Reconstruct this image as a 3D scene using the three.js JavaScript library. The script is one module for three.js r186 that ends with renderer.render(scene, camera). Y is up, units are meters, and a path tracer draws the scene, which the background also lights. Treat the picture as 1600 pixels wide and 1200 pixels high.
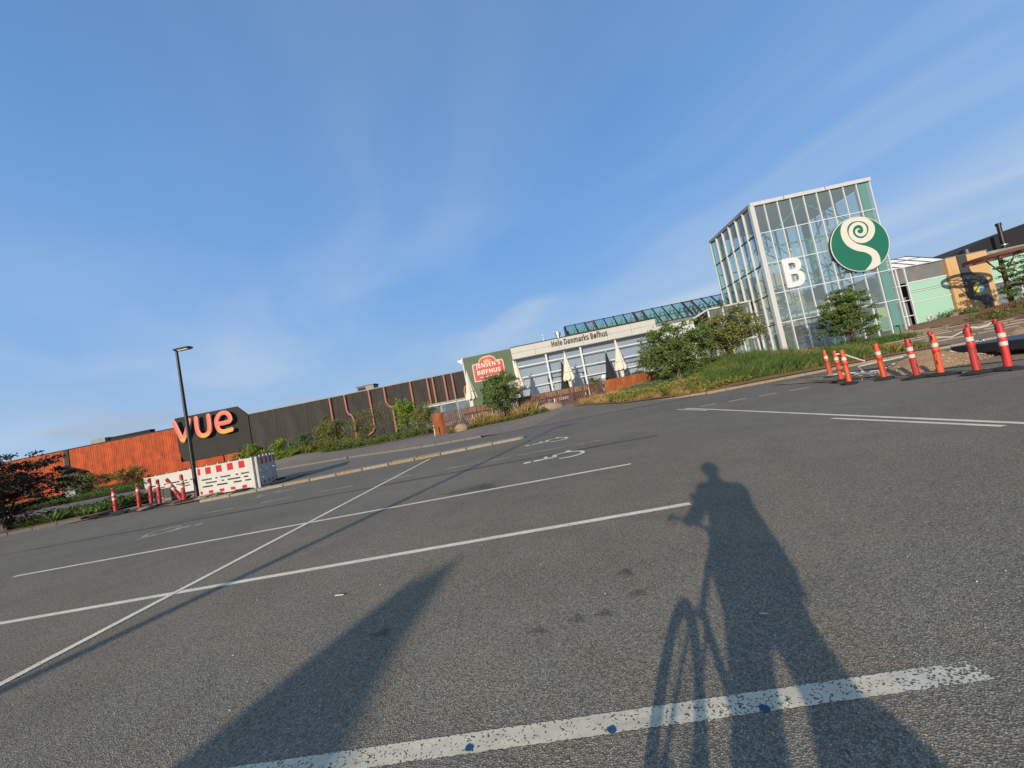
import * as THREE from 'three';
import { mergeGeometries, mergeVertices, toCreasedNormals } from 'three/addons/utils/BufferGeometryUtils.js';
import { RoundedBoxGeometry } from 'three/addons/geometries/RoundedBoxGeometry.js';
import { TextGeometry } from 'three/addons/geometries/TextGeometry.js';
import { FontLoader } from 'three/addons/loaders/FontLoader.js';
import { MarchingCubes } from 'three/addons/objects/MarchingCubes.js';

// ---------------------------------------------------------------- camera, sky, sun, exposure
const scene = new THREE.Scene();
const DEG = Math.PI / 180;
const camera = new THREE.PerspectiveCamera(90, 4 / 3, 0.02, 3000);
camera.position.set(0, 1.35, 0);
camera.rotation.set(3.205 * DEG, 3.447 * DEG, -11.07 * DEG, 'YXZ');
camera.updateMatrixWorld();

const renderer = new THREE.WebGLRenderer({ antialias: true });
renderer.toneMapping = THREE.LinearToneMapping;
renderer.toneMappingExposure = 1.3;
renderer.shadowMap.enabled = true;

const SUN_EL = 16.0 * DEG, SUN_AZ = 18.2 * DEG;      // the light travels towards +x (sin AZ) and -z (cos AZ)
const toSun = new THREE.Vector3(-Math.sin(SUN_AZ) * Math.cos(SUN_EL), Math.sin(SUN_EL), Math.cos(SUN_AZ) * Math.cos(SUN_EL));
const sun = new THREE.DirectionalLight(new THREE.Color().setRGB(1.0, 0.865, 0.68), 4.3);
sun.position.copy(toSun).multiplyScalar(150);
sun.castShadow = true; sun.shadow.radius = 1.2; sun.shadow.mapSize.set(4096, 4096);
Object.assign(sun.shadow.camera, { left: -95, right: 95, top: 80, bottom: -40, near: 1, far: 330 });
scene.add(sun, sun.target);

// ---------------------------------------------------------------- seeded noise
function rng(seed) { let a = seed >>> 0; return () => { a = (a + 0x6D2B79F5) | 0; let t = Math.imul(a ^ (a >>> 15), 1 | a); t = (t + Math.imul(t ^ (t >>> 7), 61 | t)) ^ t; return ((t ^ (t >>> 14)) >>> 0) / 4294967296; }; }
function hash2(x, y, s = 0) { let h = Math.imul(x, 374761393) + Math.imul(y, 668265263) + Math.imul(s, 1274126177); h = Math.imul(h ^ (h >>> 13), 1274126177); return ((h ^ (h >>> 16)) >>> 0) / 4294967296; }
function vnoise(x, y, s = 0, per = 0) {
  const xi = Math.floor(x), yi = Math.floor(y), u = x - xi, v = y - yi, w = (a) => a * a * (3 - 2 * a);
  const m = (a) => per ? ((a % per) + per) % per : a;
  const a = hash2(m(xi), m(yi), s), b = hash2(m(xi + 1), m(yi), s), c = hash2(m(xi), m(yi + 1), s), d = hash2(m(xi + 1), m(yi + 1), s);
  const U = w(u), V = w(v); return a + (b - a) * U + (c - a) * V + (a - b - c + d) * U * V;
}
function fbm(x, y, s = 0, o = 4, per = 0) { let t = 0, a = 0.5, n = 0; for (let i = 0; i < o; i++) { t += a * vnoise(x, y, s + i, per); n += a; x *= 2; y *= 2; if (per) per *= 2; a *= 0.5; } return t / n; }
const sstep = (a, b, x) => { const t = Math.min(1, Math.max(0, (x - a) / (b - a))); return t * t * (3 - 2 * t); };
const lerp = (a, b, t) => a + (b - a) * t;

// ---------------------------------------------------------------- computed sky: clear air, thin cirrus, low haze clouds
{
  const W = 2048, Hh = 1024, d = new Float32Array(W * Hh * 4);
  const zen = [0.066, 0.168, 0.370], mid = [0.072, 0.252, 0.610], hor = [0.345, 0.475, 0.590];
  for (let j = 0; j < Hh; j++) {
    const el = ((j + 0.5) / Hh - 0.5) * Math.PI;
    const s = Math.sin(Math.max(el, 0)), ce = Math.cos(el);
    for (let i = 0; i < W; i++) {
      const az = ((i + 0.5) / W - 0.5) * 2 * Math.PI;       // equirect u: direction (cos az, ., sin az)
      const dx = ce * Math.cos(az), dy = Math.sin(el), dz = ce * Math.sin(az);
      const cs = dx * toSun.x + dy * toSun.y + dz * toSun.z;
      const t1 = 1 - Math.exp(-s * 3.7), t2 = sstep(0.20, 0.95, s);
      const glow = 0.55 * Math.pow(Math.max(cs, 0), 10) + 0.2 * Math.pow(Math.max(cs, 0), 3);
      // cirrus on a high flat sheet, long streaks
      let c = 0, low = 0;
      if (dy > 0.02) {
        const k = 1 / (dy + 0.10), px = dx * k, pz = dz * k;
        const a = 0.9, X = px * Math.cos(a) + pz * Math.sin(a), Z = -px * Math.sin(a) + pz * Math.cos(a);
        const wv = fbm(X * 0.7 + 9, Z * 0.7 + 4, 31, 3);
        const st = fbm(X * 0.55 + wv * 1.4 + 20, Z * 1.5 + wv * 1.6 + 20, 11, 5);
        c = sstep(0.36, 0.90, st) * 0.36 * sstep(0.30, 0.70, fbm(X * 0.35 + 5, Z * 0.35 + 8, 77, 3));
        c += 0.17 * sstep(0.35, 0.75, fbm(X * 0.25 + 50, Z * 0.5 + 31, 123, 4));
      }
      c *= 1 - 0.5 * sstep(0.25, 0.75, dy);
      c += 0.42 * Math.exp(-Math.max(el, 0) * 6) * sstep(0.34, 0.66, fbm(az * 2.6 + 11, el * 9 + 3 + Math.sin(az * 3) * 0.5, 141, 5));
      const lb = Math.exp(-Math.pow((el - 0.085) / 0.045, 2));
      low = lb * sstep(0.46, 0.72, fbm(az * 7 + 40, el * 50 + 40, 5, 5)) * 0.6;
      const o = (j * W + i) * 4;
      for (let q = 0; q < 3; q++) {
        let v = lerp(lerp(hor[q], mid[q], t1), zen[q], t2);
        v += glow * [0.9, 0.8, 0.62][q];
        v = lerp(v, [0.47, 0.535, 0.61][q], Math.min(0.8, c));
        v = lerp(v, [0.30, 0.36, 0.45][q], low);
        if (el < 0) v = lerp(v, [0.16, 0.16, 0.155][q], sstep(0, 0.06, -el));
        d[o + q] = v;
      }
      d[o + 3] = 1;
    }
  }
  const t = new THREE.DataTexture(d, W, Hh, THREE.RGBAFormat, THREE.FloatType);
  t.mapping = THREE.EquirectangularReflectionMapping; t.magFilter = THREE.LinearFilter; t.minFilter = THREE.LinearFilter; t.needsUpdate = true;
  scene.background = t; scene.environment = t;
}

// ---------------------------------------------------------------- helpers
const used = {};
const num = (n) => { const k = used[n] = (used[n] ?? -1) + 1; return k ? `${n}_${String(k).padStart(3, '0')}` : n; };
// all building code works in (x, y, f): f metres ahead of the camera = -z
function tag(o, label, category, group, kind) { if (label) o.userData.label = label; if (category) o.userData.category = category; if (group) o.userData.group = group; if (kind) o.userData.kind = kind; return o; }
function thing(name, label, category, [x, y, f] = [0, 0, 0], ry = 0, group) { const o = new THREE.Group(); o.name = num(name); o.position.set(x, y, -f); o.rotation.y = ry; scene.add(o); return tag(o, label, category, group); }
function mesh(name, geo, mat, parent = scene) {
  const g = Array.isArray(geo) ? merge(geo) : geo;
  const m = new THREE.Mesh(g, mat); m.name = parent === scene ? num(name) : name; m.castShadow = m.receiveShadow = true; parent.add(m); return m;
}
const structure = (name, geo, mat, label) => tag(mesh(name, geo, mat), label, null, null, 'structure');
function merge(list) {
  const idx = list.some((g) => !g.index), keep = ['position', 'normal', 'uv'];
  const allCol = list.every((g) => g.attributes.color); if (allCol) keep.push('color');
  return mergeGeometries(list.map((g) => { const q = idx && g.index ? g.toNonIndexed() : g; for (const k of Object.keys(q.attributes)) if (!keep.includes(k)) q.deleteAttribute(k); return q; }));
}
function box(w, h, d, x = 0, y = 0, f = 0) { return boxUV(new THREE.BoxGeometry(w, h, d).translate(x, y, -f)); }
function rbox(w, h, d, r, x = 0, y = 0, f = 0, seg = 1) { return new RoundedBoxGeometry(w, h, d, seg, r).translate(x, y, -f); }
function span(x0, x1, y0, y1, f0, f1) { return box(x1 - x0, y1 - y0, f1 - f0, (x0 + x1) / 2, (y0 + y1) / 2, (f0 + f1) / 2); }
function cyl(r0, r1, h, x = 0, y = 0, f = 0, seg = 12) { return new THREE.CylinderGeometry(r1, r0, h, seg).translate(x, y + h / 2, -f); }
function boxUV(g) { // metre uv by dominant normal
  const p = g.attributes.position, n = g.attributes.normal, uv = new Float32Array(p.count * 2);
  for (let i = 0; i < p.count; i++) {
    const ax = Math.abs(n.getX(i)), ay = Math.abs(n.getY(i)), az = Math.abs(n.getZ(i));
    if (ay >= ax && ay >= az) { uv[2 * i] = p.getX(i); uv[2 * i + 1] = p.getZ(i); } else if (ax > az) { uv[2 * i] = p.getZ(i); uv[2 * i + 1] = p.getY(i); } else { uv[2 * i] = p.getX(i); uv[2 * i + 1] = p.getY(i); }
  }
  g.setAttribute('uv', new THREE.BufferAttribute(uv, 2)); return g;
}
const V = (x, y, f) => new THREE.Vector3(x, y, -f);
function bar(a, b, r, r2 = r, seg = 6) { // round bar between two points given as (x, y, f)
  const A = V(...a), Bv = V(...b), L = A.distanceTo(Bv), g = new THREE.CylinderGeometry(r2, r, L, seg, 1);
  const q = new THREE.Quaternion().setFromUnitVectors(new THREE.Vector3(0, 1, 0), Bv.clone().sub(A).normalize());
  return g.applyQuaternion(q).translate((A.x + Bv.x) / 2, (A.y + Bv.y) / 2, (A.z + Bv.z) / 2);
}
function beam(a, b, w, h) { // square bar
  const A = V(...a), Bv = V(...b), L = A.distanceTo(Bv), g = new THREE.BoxGeometry(w, L, h);
  const q = new THREE.Quaternion().setFromUnitVectors(new THREE.Vector3(0, 1, 0), Bv.clone().sub(A).normalize());
  return g.applyQuaternion(q).translate((A.x + Bv.x) / 2, (A.y + Bv.y) / 2, (A.z + Bv.z) / 2);
}
function pathTube(pts, r, seg = 8, div = 4, tension = 0.2) { return new THREE.TubeGeometry(new THREE.CatmullRomCurve3(pts.map((p) => V(...p)), false, 'catmullrom', tension), pts.length * div, r, seg, false); }
function paint(g, fn) { const p = g.attributes.position, c = new Float32Array(p.count * 3); for (let i = 0; i < p.count; i++) { const k = fn(p.getX(i), p.getY(i), p.getZ(i), i); c[3 * i] = k[0]; c[3 * i + 1] = k[1]; c[3 * i + 2] = k[2]; } g.setAttribute('color', new THREE.BufferAttribute(c, 3)); return g; }

// ---------------------------------------------------------------- textures
function tex(w, h, fn, srgb = true, bytesPer = 4) {
  const d = new Uint8Array(w * h * 4);
  for (let j = 0; j < h; j++) for (let i = 0; i < w; i++) { const k = fn(i / w, j / h, i, j), o = (j * w + i) * 4; d[o] = k[0] * 255; d[o + 1] = k[1] * 255; d[o + 2] = k[2] * 255; d[o + 3] = 255; }
  const t = new THREE.DataTexture(d, w, h); t.wrapS = t.wrapT = THREE.RepeatWrapping; t.magFilter = THREE.LinearFilter; t.minFilter = THREE.LinearMipmapLinearFilter; t.generateMipmaps = true;
  if (srgb) t.colorSpace = THREE.SRGBColorSpace; t.needsUpdate = true; return t;
}
const toS = (v) => v <= 0.0031308 ? v * 12.92 : 1.055 * Math.pow(Math.min(1, v), 1 / 2.4) - 0.055;
const rep = (t, sx, sy = sx) => { const c = t.clone(); c.repeat.set(sx, sy); c.needsUpdate = true; return c; };
// rolled chipping asphalt: cells of stone in dark binder; tile 4.8 m
let asphaltMap, asphaltBump;
{
  const N = 2048, C = 520, cell = N / C, alb = new Float32Array(N * N), hgt = new Float32Array(N * N);
  for (let j = 0; j < N; j++) for (let i = 0; i < N; i++) {
    const cx = i / cell, cy = j / cell, xi = Math.floor(cx), yi = Math.floor(cy); let d1 = 9, d2 = 9, id = 0;
    for (let b = -1; b <= 1; b++) for (let a = -1; a <= 1; a++) {
      const mx = (xi + a + C) % C, my = (yi + b + C) % C, h = hash2(mx, my, 3), h2 = hash2(mx, my, 4);
      const ex = xi + a + 0.5 + (h - 0.5) * 0.95 - cx, ey = yi + b + 0.5 + (h2 - 0.5) * 0.95 - cy, dd = ex * ex + ey * ey;
      if (dd < d1) { d2 = d1; d1 = dd; id = hash2(mx, my, 5); } else if (dd < d2) d2 = dd;
    }
    const edge = sstep(0.02, 0.32, Math.sqrt(d2) - Math.sqrt(d1)), size = 0.5 + 0.5 * id;
    const st = 0.190 + 0.125 * Math.pow(id, 1.4) + (id > 0.988 ? 0.08 : 0);
    const sink = hash2(Math.floor(id * 9999), 7) < 0.22 ? 0.35 : 1;
    alb[j * N + i] = lerp(0.080, st, edge * sink); hgt[j * N + i] = edge * sink * size;
  }
  asphaltMap = tex(N, N, (u, v, i, j) => { const a = alb[j * N + i], k = fbm(u * 12, v * 12, 60, 4, 12) * 0.22 + 0.89, w = fbm(u * 24, v * 24, 90, 2, 24) - 0.5; return [toS(a * k * (1.09 + w * 0.07)), toS(a * k), toS(a * k * (0.87 - w * 0.07))]; });
  asphaltBump = tex(N, N, (u, v, i, j) => { const a = hgt[j * N + i]; return [a, a, a]; }, false);
}
const grunge = tex(512, 512, (u, v) => { const a = 0.80 + 0.20 * fbm(u * 6, v * 6, 41, 6, 6) + 0.06 * (fbm(u * 60, v * 60, 43, 2, 60) - 0.5); return [a, a, a]; });
const soft = tex(512, 512, (u, v) => { const a = 0.92 + 0.09 * (fbm(u * 5, v * 5, 341, 6, 5) - 0.5) + 0.05 * (fbm(u * 60, v * 10, 343, 2, 60) - 0.5); return [a, a, a * 0.995]; });
const scuff = tex(256, 256, (u, v) => { const m = fbm(u * 9, v * 14, 351, 4, 0), k = sstep(0.55, 0.75, m), q = sstep(0.62, 0.8, fbm(u * 30, v * 8, 353, 3)), a = 0.97 - 0.30 * k - 0.22 * q + 0.05 * (fbm(u * 50, v * 50, 354, 2) - 0.5); return [a, a * 0.985, a * 0.96]; });
const speck = tex(512, 512, (u, v, i, j) => { const a = 0.62 + 0.30 * fbm(u * 32, v * 32, 51, 4, 32) + 0.22 * (hash2(i >> 1, j >> 1, 9) - 0.5); return [a, a * 0.985, a * 0.96]; });
const streak = tex(1024, 512, (u, v) => { const a = 0.84 + 0.34 * (fbm(u * 96, v * 2, 71, 4, 96) - 0.5) + 0.30 * (fbm(u * 6, v * 6, 72, 5, 6) - 0.5); return [a, a, a]; });
const rust = tex(512, 512, (u, v) => { const a = fbm(u * 8, v * 4, 81, 6, 8), b = fbm(u * 40, v * 40, 82, 3, 40); const k = 0.62 + 0.5 * (a - 0.5) + 0.35 * (b - 0.5); return [toS(0.34 * k + 0.02), toS(0.105 * k * (0.8 + 0.5 * a)), toS(0.028 * k)]; });
const earthMap = tex(1024, 1024, (u, v, i, j) => { const a = fbm(u * 30, v * 30, 91, 5, 30), b = hash2(i >> 1, j >> 1, 92); const k = 0.55 + 0.7 * a + 0.35 * (b - 0.5); return [toS(0.21 * k), toS(0.145 * k), toS(0.085 * k)]; });
const soilBump = tex(512, 512, (u, v) => { const a = fbm(u * 40, v * 40, 95, 4, 40); return [a, a, a]; }, false);
const paveMap = tex(1024, 1024, (u, v, i, j) => { // small concrete pavers seen far off, tile 4 m
  const r = Math.floor(v * 40), o = (r % 2) * 0.5, c = Math.floor(u * 20 + o), fu = (u * 20 + o) % 1, fv = (v * 40) % 1;
  const joint = fu < 0.05 || fv < 0.09 ? 0.62 : 1, t = hash2(((c % 20) + 20) % 20, r, 12), k = joint * (0.78 + 0.3 * t) * (0.85 + 0.3 * fbm(u * 16, v * 16, 14, 4, 16));
  return [toS(0.235 * k), toS(0.212 * k), toS(0.185 * k)];
});
// worn paint: white where the film still sits on the stone, missing over open pores and along ragged edges (u along in metres / 2, v across 0..1)
function wornPaint(seed, wear) {
  return tex(1024, 128, (u, v) => {
    const big = fbm(u * 14, v * 2, seed, 4, 14), pit = fbm(u * 230, v * 13, seed + 3, 2, 230), fine = fbm(u * 340, v * 19, seed + 6, 1, 340);
    const e = Math.min(v, 1 - v) * 2, ragged = fbm(u * 150, 3 + Math.round(v), seed + 9, 3, 150);
    const th = 0.80 - wear * (0.10 + 0.62 * big), holes = sstep(th, th + 0.06, 0.55 * pit + 0.45 * fine);
    const a = e < 0.04 + 0.15 * ragged ? 0 : 1 - holes; return [a, a, a];
  }, false);
}
const paintWornA = wornPaint(201, 0.40), paintThinA = wornPaint(231, 0.16), paintGoneA = wornPaint(261, 0.72);
const paintTone = tex(512, 64, (u, v) => { const a = 0.80 + 0.20 * fbm(u * 20, v * 3, 301, 5, 20) + 0.06 * (fbm(u * 150, v * 20, 302, 2, 150) - 0.5); return [a, a * 0.985, a * 0.93]; });

// ---------------------------------------------------------------- materials
const std = (o) => new THREE.MeshStandardMaterial({ roughness: 0.8, ...o, color: o.rgb ? new THREE.Color().setRGB(...o.rgb) : 0xffffff, rgb: undefined });
function M(rgb, rough = 0.7, extra = {}) { const { metal = 0, ...e } = extra; return new THREE.MeshStandardMaterial({ color: new THREE.Color().setRGB(...rgb), roughness: rough, metalness: metal, ...e }); }
const mat = {
  asphalt: M([1.07, 1.01, 0.86], 0.97, { map: rep(asphaltMap, 1 / 4.8), bumpMap: rep(asphaltBump, 1 / 4.8), bumpScale: 0.0035, vertexColors: true }),
  lane: M([1.0, 0.97, 0.90], 0.95, { map: rep(asphaltMap, 1 / 3.1), bumpMap: rep(asphaltBump, 1 / 3.1), bumpScale: 0.002, vertexColors: true }),
  pave: M([1.05, 0.97, 0.87], 0.95, { map: rep(paveMap, 0.25), vertexColors: true }),
  plaza: M([1.12, 0.92, 0.76], 0.9, { map: rep(paveMap, 0.25), vertexColors: true }),
  earth: M([1, 0.86, 0.72], 0.97, { map: rep(earthMap, 0.4), bumpMap: rep(soilBump, 0.4), bumpScale: 0.04 }),
  kerb: M([0.42, 0.38, 0.31], 0.9, { map: rep(speck, 1.2), bumpMap: rep(soilBump, 1.5), bumpScale: 0.004 }),
  kerbBrick: M([0.40, 0.315, 0.21], 0.9, { map: rep(speck, 1.2), bumpMap: rep(soilBump, 1.5), bumpScale: 0.006 }),
  kerbMid: M([0.24, 0.225, 0.20], 0.9, { map: rep(speck, 1.2) }),
  kerbDark: M([0.15, 0.14, 0.13], 0.9, { map: rep(speck, 1.2) }),
  white: M([0.50, 0.51, 0.51], 0.6, { map: rep(soft, 0.5) }),
  cream: M([0.47, 0.47, 0.435], 0.7, { map: rep(soft, 0.35) }),
  frame: M([0.49, 0.51, 0.525], 0.5),
  orange: M([0.45, 0.074, 0.012], 0.85, { map: rep(streak, 0.2, 0.25) }),
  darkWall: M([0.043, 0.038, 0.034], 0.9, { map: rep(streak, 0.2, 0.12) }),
  signBlack: M([0.026, 0.0245, 0.0225], 0.9, { map: rep(grunge, 0.3) }),
  copper: M([0.28, 0.115, 0.082], 0.7),
  rust: M([0.95, 0.92, 0.9], 0.9, { map: rep(rust, 0.5) }),
  rustWood: M([0.125, 0.047, 0.030], 0.75, { map: rep(grunge, 0.8) }),
  tanBoard: M([0.30, 0.19, 0.11], 0.8, { map: rep(streak, 0.6) }),
  teal: M([0.03, 0.22, 0.17], 0.55),
  tealDark: M([0.42, 0.52, 0.50], 0.8),
  green: M([0.075, 0.118, 0.056], 0.7, { map: rep(grunge, 0.3) }),
  logoGreen: M([0.001, 0.105, 0.066], 0.85),
  logoCream: M([0.50, 0.49, 0.43], 0.5),
  black: M([0.012, 0.012, 0.013], 0.5),
  blackMetal: M([0.016, 0.015, 0.015], 0.42, { metal: 0.3 }),
  roofDark: M([0.010, 0.010, 0.012], 0.95),
  grey: M([0.16, 0.165, 0.165], 0.7, { map: rep(grunge, 0.3) }),
  midGrey: M([0.25, 0.25, 0.24], 0.7, { map: rep(grunge, 0.3) }),
  steel: M([0.45, 0.45, 0.45], 0.35, { metal: 0.8 }),
  board: M([0.56, 0.345, 0.165], 0.75, { map: rep(soft, 0.5) }),
  redPlastic: M([0.50, 0.032, 0.028], 0.55, { map: scuff }),
  orangePlastic: M([0.64, 0.085, 0.020], 0.55, { map: scuff }),
  reflective: M([0.54, 0.53, 0.50], 0.5, { map: scuff }),
  tapeRed: M([0.42, 0.012, 0.016], 0.4),
  rubber: M([0.028, 0.027, 0.026], 0.9, { map: rep(speck, 2) }),
  barrier: M([0.52, 0.51, 0.475], 0.55, { map: rep(soft, 0.7) }),
  canvas: M([0.66, 0.61, 0.51], 0.95, { side: THREE.DoubleSide, map: rep(soft, 1) }),
  canvasDark: M([0.012, 0.013, 0.014], 0.95, { side: THREE.DoubleSide }),
  bark: M([0.105, 0.085, 0.062], 0.95, { map: rep(speck, 3) }),
  barkPale: M([0.24, 0.20, 0.145], 0.95, { map: rep(speck, 3) }),
  stone: M([0.47, 0.35, 0.24], 0.9, { map: rep(speck, 1.2), bumpMap: rep(soilBump, 1), bumpScale: 0.02 }),
  gravel: M([1.5, 1.42, 1.3], 0.97, { map: rep(earthMap, 1.5), bumpMap: rep(soilBump, 1.5), bumpScale: 0.03 }),
  wood: M([0.36, 0.24, 0.13], 0.8, { map: rep(streak, 2) }),
  blind: M([0.30, 0.32, 0.34], 0.9),
  curtain: M([0.42, 0.42, 0.42], 0.95),
  navy: M([0.020, 0.023, 0.034], 0.45),
  bluePaint: M([0.015, 0.12, 0.27], 0.8, { map: rep(speck, 14) }),
  glass: new THREE.MeshPhysicalMaterial({ color: new THREE.Color().setRGB(0.74, 0.83, 0.80), roughness: 0.04, transmission: 0.91, thickness: 0, ior: 1.95, side: THREE.DoubleSide }),
  glassTeal: new THREE.MeshPhysicalMaterial({ color: new THREE.Color().setRGB(0.50, 0.68, 0.68), roughness: 0.05, transmission: 1, thickness: 0, ior: 1.7, side: THREE.DoubleSide }),
  glassGrey: new THREE.MeshPhysicalMaterial({ color: new THREE.Color().setRGB(0.80, 0.86, 0.92), roughness: 0.03, transmission: 1, thickness: 0, ior: 1.8, side: THREE.DoubleSide }),
  greenGlass: M([0.27, 0.455, 0.355], 0.2),
  opal: M([0.80, 0.80, 0.78], 0.5),
};
const paintMat = (a, rgb = [0.92, 0.86, 0.72]) => M(rgb, 0.75, { map: rep(paintTone, 1), alphaMap: a, transparent: true });
for (const k of ['asphalt', 'lane', 'pave', 'plaza']) { const s = mat[k]; mat[k] = new THREE.MeshPhysicalMaterial({ color: s.color, map: s.map, bumpMap: s.bumpMap, bumpScale: s.bumpScale, roughness: s.roughness, vertexColors: true, specularIntensity: 0.35 }); }
mat.paintWorn = paintMat(paintWornA, [0.76, 0.70, 0.57]); mat.paint = paintMat(paintThinA); mat.paintGone = paintMat(paintGoneA, [0.72, 0.70, 0.63]);
// ================================================================ ground
const edgePts = [[-95, 47], [-45, 45], [-32, 38], [-20.6, 28], [-13, 25.2], [-7, 21.5], [-3, 20.6], [60, 20.6]];
function edge(x) { for (let i = 1; i < edgePts.length; i++) if (x <= edgePts[i][0]) { const [a, b] = [edgePts[i - 1], edgePts[i]]; const t = Math.max(0, (x - a[0]) / (b[0] - a[0])); return lerp(a[1], b[1], t); } return 20.6; }
function mound(x, f) { return 0.62 * sstep(5.5, 10.5, x) * sstep(20.5, 14.5, x) * sstep(20.9, 25.5, f) * sstep(33, 27.5, f); }
function hgt(x, f) { // height of the land beyond the kerb
  const e = edge(x), r = Math.min(1, Math.max(0, (f - e) / 13));
  let h = lerp(0.11, 0.012, sstep(-4.5, -2, x) * sstep(10.5, 8.7, x)) + r * (0.10 + 0.86 * sstep(-10, 7, x)) + 0.30 * sstep(28, 42, x) * r;
  h += 0.85 * sstep(-17, -36, x) * sstep(e + 0.5, e + 9, f);
  return h;
}
const islandFront = (x) => x < 5.7 ? lerp(27.2, 22.9, sstep(2.4, 5.7, x)) : x < 8.6 ? lerp(22.9, 20.75, (x - 5.7) / 2.9) : 20.75;
const landBed = (x, f) => hgt(x, f) + mound(x, f);
function sheet(x0, x1, nx, fA, fB, nf, yFn, colFn) { // grid between two front/back curves
  const g = new THREE.PlaneGeometry(1, 1, nx, nf), p = g.attributes.position, uv = g.attributes.uv, c = new Float32Array(p.count * 3);
  for (let i = 0; i < p.count; i++) {
    const u = p.getX(i) + 0.5, v = p.getY(i) + 0.5, x = lerp(x0, x1, u), f = lerp(fA(x), fB(x), v);
    p.setXYZ(i, x, yFn(x, f), -f); uv.setXY(i, x, f);
    const k = colFn ? colFn(x, f) : [1, 1, 1]; c.set(k, 3 * i);
  }
  g.setAttribute('color', new THREE.BufferAttribute(c, 3)); g.computeVertexNormals(); return g;
}
const patch = (s, amp, sc = 0.5) => (x, f) => { const a = 1 + amp * (fbm(x * sc + 40, f * sc + 70, s, 4) - 0.5) * 2 + amp * 0.7 * (fbm(x * 0.08 + 9, f * 0.08 + 9, s + 5, 3) - 0.5) * 2; const w = (fbm(x * 0.21, f * 0.21, s + 9, 2) - 0.5) * 0.10; return [a * (1 + w), a, a * (1 - w)]; };
structure('ground', new THREE.CircleGeometry(900, 64).rotateX(-Math.PI / 2).translate(0, -0.06, 0), M([0.10, 0.105, 0.075], 0.95, { map: rep(speck, 60) }), 'flat open land far around the car park');
structure('car_park', sheet(-110, 60, 340, () => -40, () => 48, 176, () => 0, (x, f) => { const k = patch(401, 0.13)(x, f), tyre = 1 - 0.05 * sstep(0.55, 0.8, fbm(x * 0.5, f * 3, 415, 3)); return k.map((v) => v * tyre); }), mat.asphalt, 'rough grey asphalt of the car park');
structure('road_lane', sheet(-60, 60, 120, () => 14.95, (x) => edge(x) + 0.05, 10, () => 0.003, patch(431, 0.10, 0.3)), mat.lane, 'smoother grey asphalt lane beyond the parking bays');
structure('pavement', sheet(-95, 62, 220, edge, () => 60, 40, (x, f) => hgt(x, f), patch(441, 0.14, 0.7)), mat.pave, 'grey paved footway in front of the buildings');
structure('plaza', sheet(18.6, 60, 60, (x) => 20.75, () => 37.5, 30, (x, f) => hgt(x, f) + 0.006 + 0.0 * x, (x, f) => { const k = patch(451, 0.22, 0.6)(x, f * 3), s = 1 + 0.22 * (fbm(x * 0.9, f * 0.3 + 4, 455, 3) - 0.5); return k.map((v) => v * s); }), mat.plaza, 'brown paved plaza rising to the glass entrance');
structure('road_apron', sheet(-1.6, 8.7, 44, () => 20.55, (x) => x < 2.5 ? lerp(20.7, 27.4, sstep(-1.6, 2.5, x)) : islandFront(x) + 0.1, 14, (x, f) => hgt(x, f) + 0.006, patch(437, 0.10, 0.3)), mat.lane, 'asphalt apron where the lane meets the footway');
// long pale step edges on the plaza, one strip each
{
  const r = rng(77);
  for (let k = 0; k < 9; k++) {
    const f = 23.2 + k * 1.35, x0 = 19.5 + r() * 1.5, n = 7;
    const t = tag(new THREE.Group(), 'low pale stone step edge crossing the brown plaza', null, null, 'structure'); t.name = num('step_edge'); scene.add(t);
    for (let i = 0; i < n; i++) { const xa = x0 + i * 2.3, xb = xa + 2.2, y = hgt((xa + xb) / 2, f); if (r() < 0.12) continue; mesh('stone', box(xb - xa, 0.07 + r() * 0.02, 0.24, (xa + xb) / 2, y + 0.02, f), r() < 0.5 ? mat.kerb : mat.kerbBrick, t); }
  }
}
// planting beds
structure('planting_bed', sheet(2.5, 21.0, 74, islandFront, () => 34.5, 40, (x, f) => landBed(x, f) + 0.05), mat.earth, 'reddish earth bed banked up before the glass tower');
structure('planting_bed', sheet(-46, -9.6, 70, (x) => Math.max(edge(x) + 9.5, 36), () => 56, 18, (x, f) => hgt(x, f) + 0.04), mat.earth, 'earth bed along the dark cinema wall');
structure('planting_bed', sheet(-7.3, 0.6, 30, () => 28.6, () => 30.8, 8, (x, f) => hgt(x, f) + 0.04), mat.earth, 'narrow earth bed along the rusty slat fence');
structure('planting_bed', sheet(-95, -46, 40, (x) => edge(x) + 0.3, () => 56, 12, (x, f) => hgt(x, f) + 0.05), mat.earth, 'grassy earth verge along the orange wall');
structure('planting_bed', sheet(-48, -20.9, 40, (x) => 16.3 + 0.02 * (x + 20.9), (x) => 21.5 + 0.05 * (x + 20.9), 8, (x, f) => 0.14), mat.earth, 'low earth bed under the purple tree');
structure('planting_bed', sheet(31.5, 60, 30, (x) => 26 + 0.1 * (x - 31), () => 37, 10, (x, f) => hgt(x, f) + 0.05 + 0.35 * sstep(31.5, 35, x) * sstep(26, 29, f)), mat.earth, 'earth bank beside the round pergola');

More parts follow.
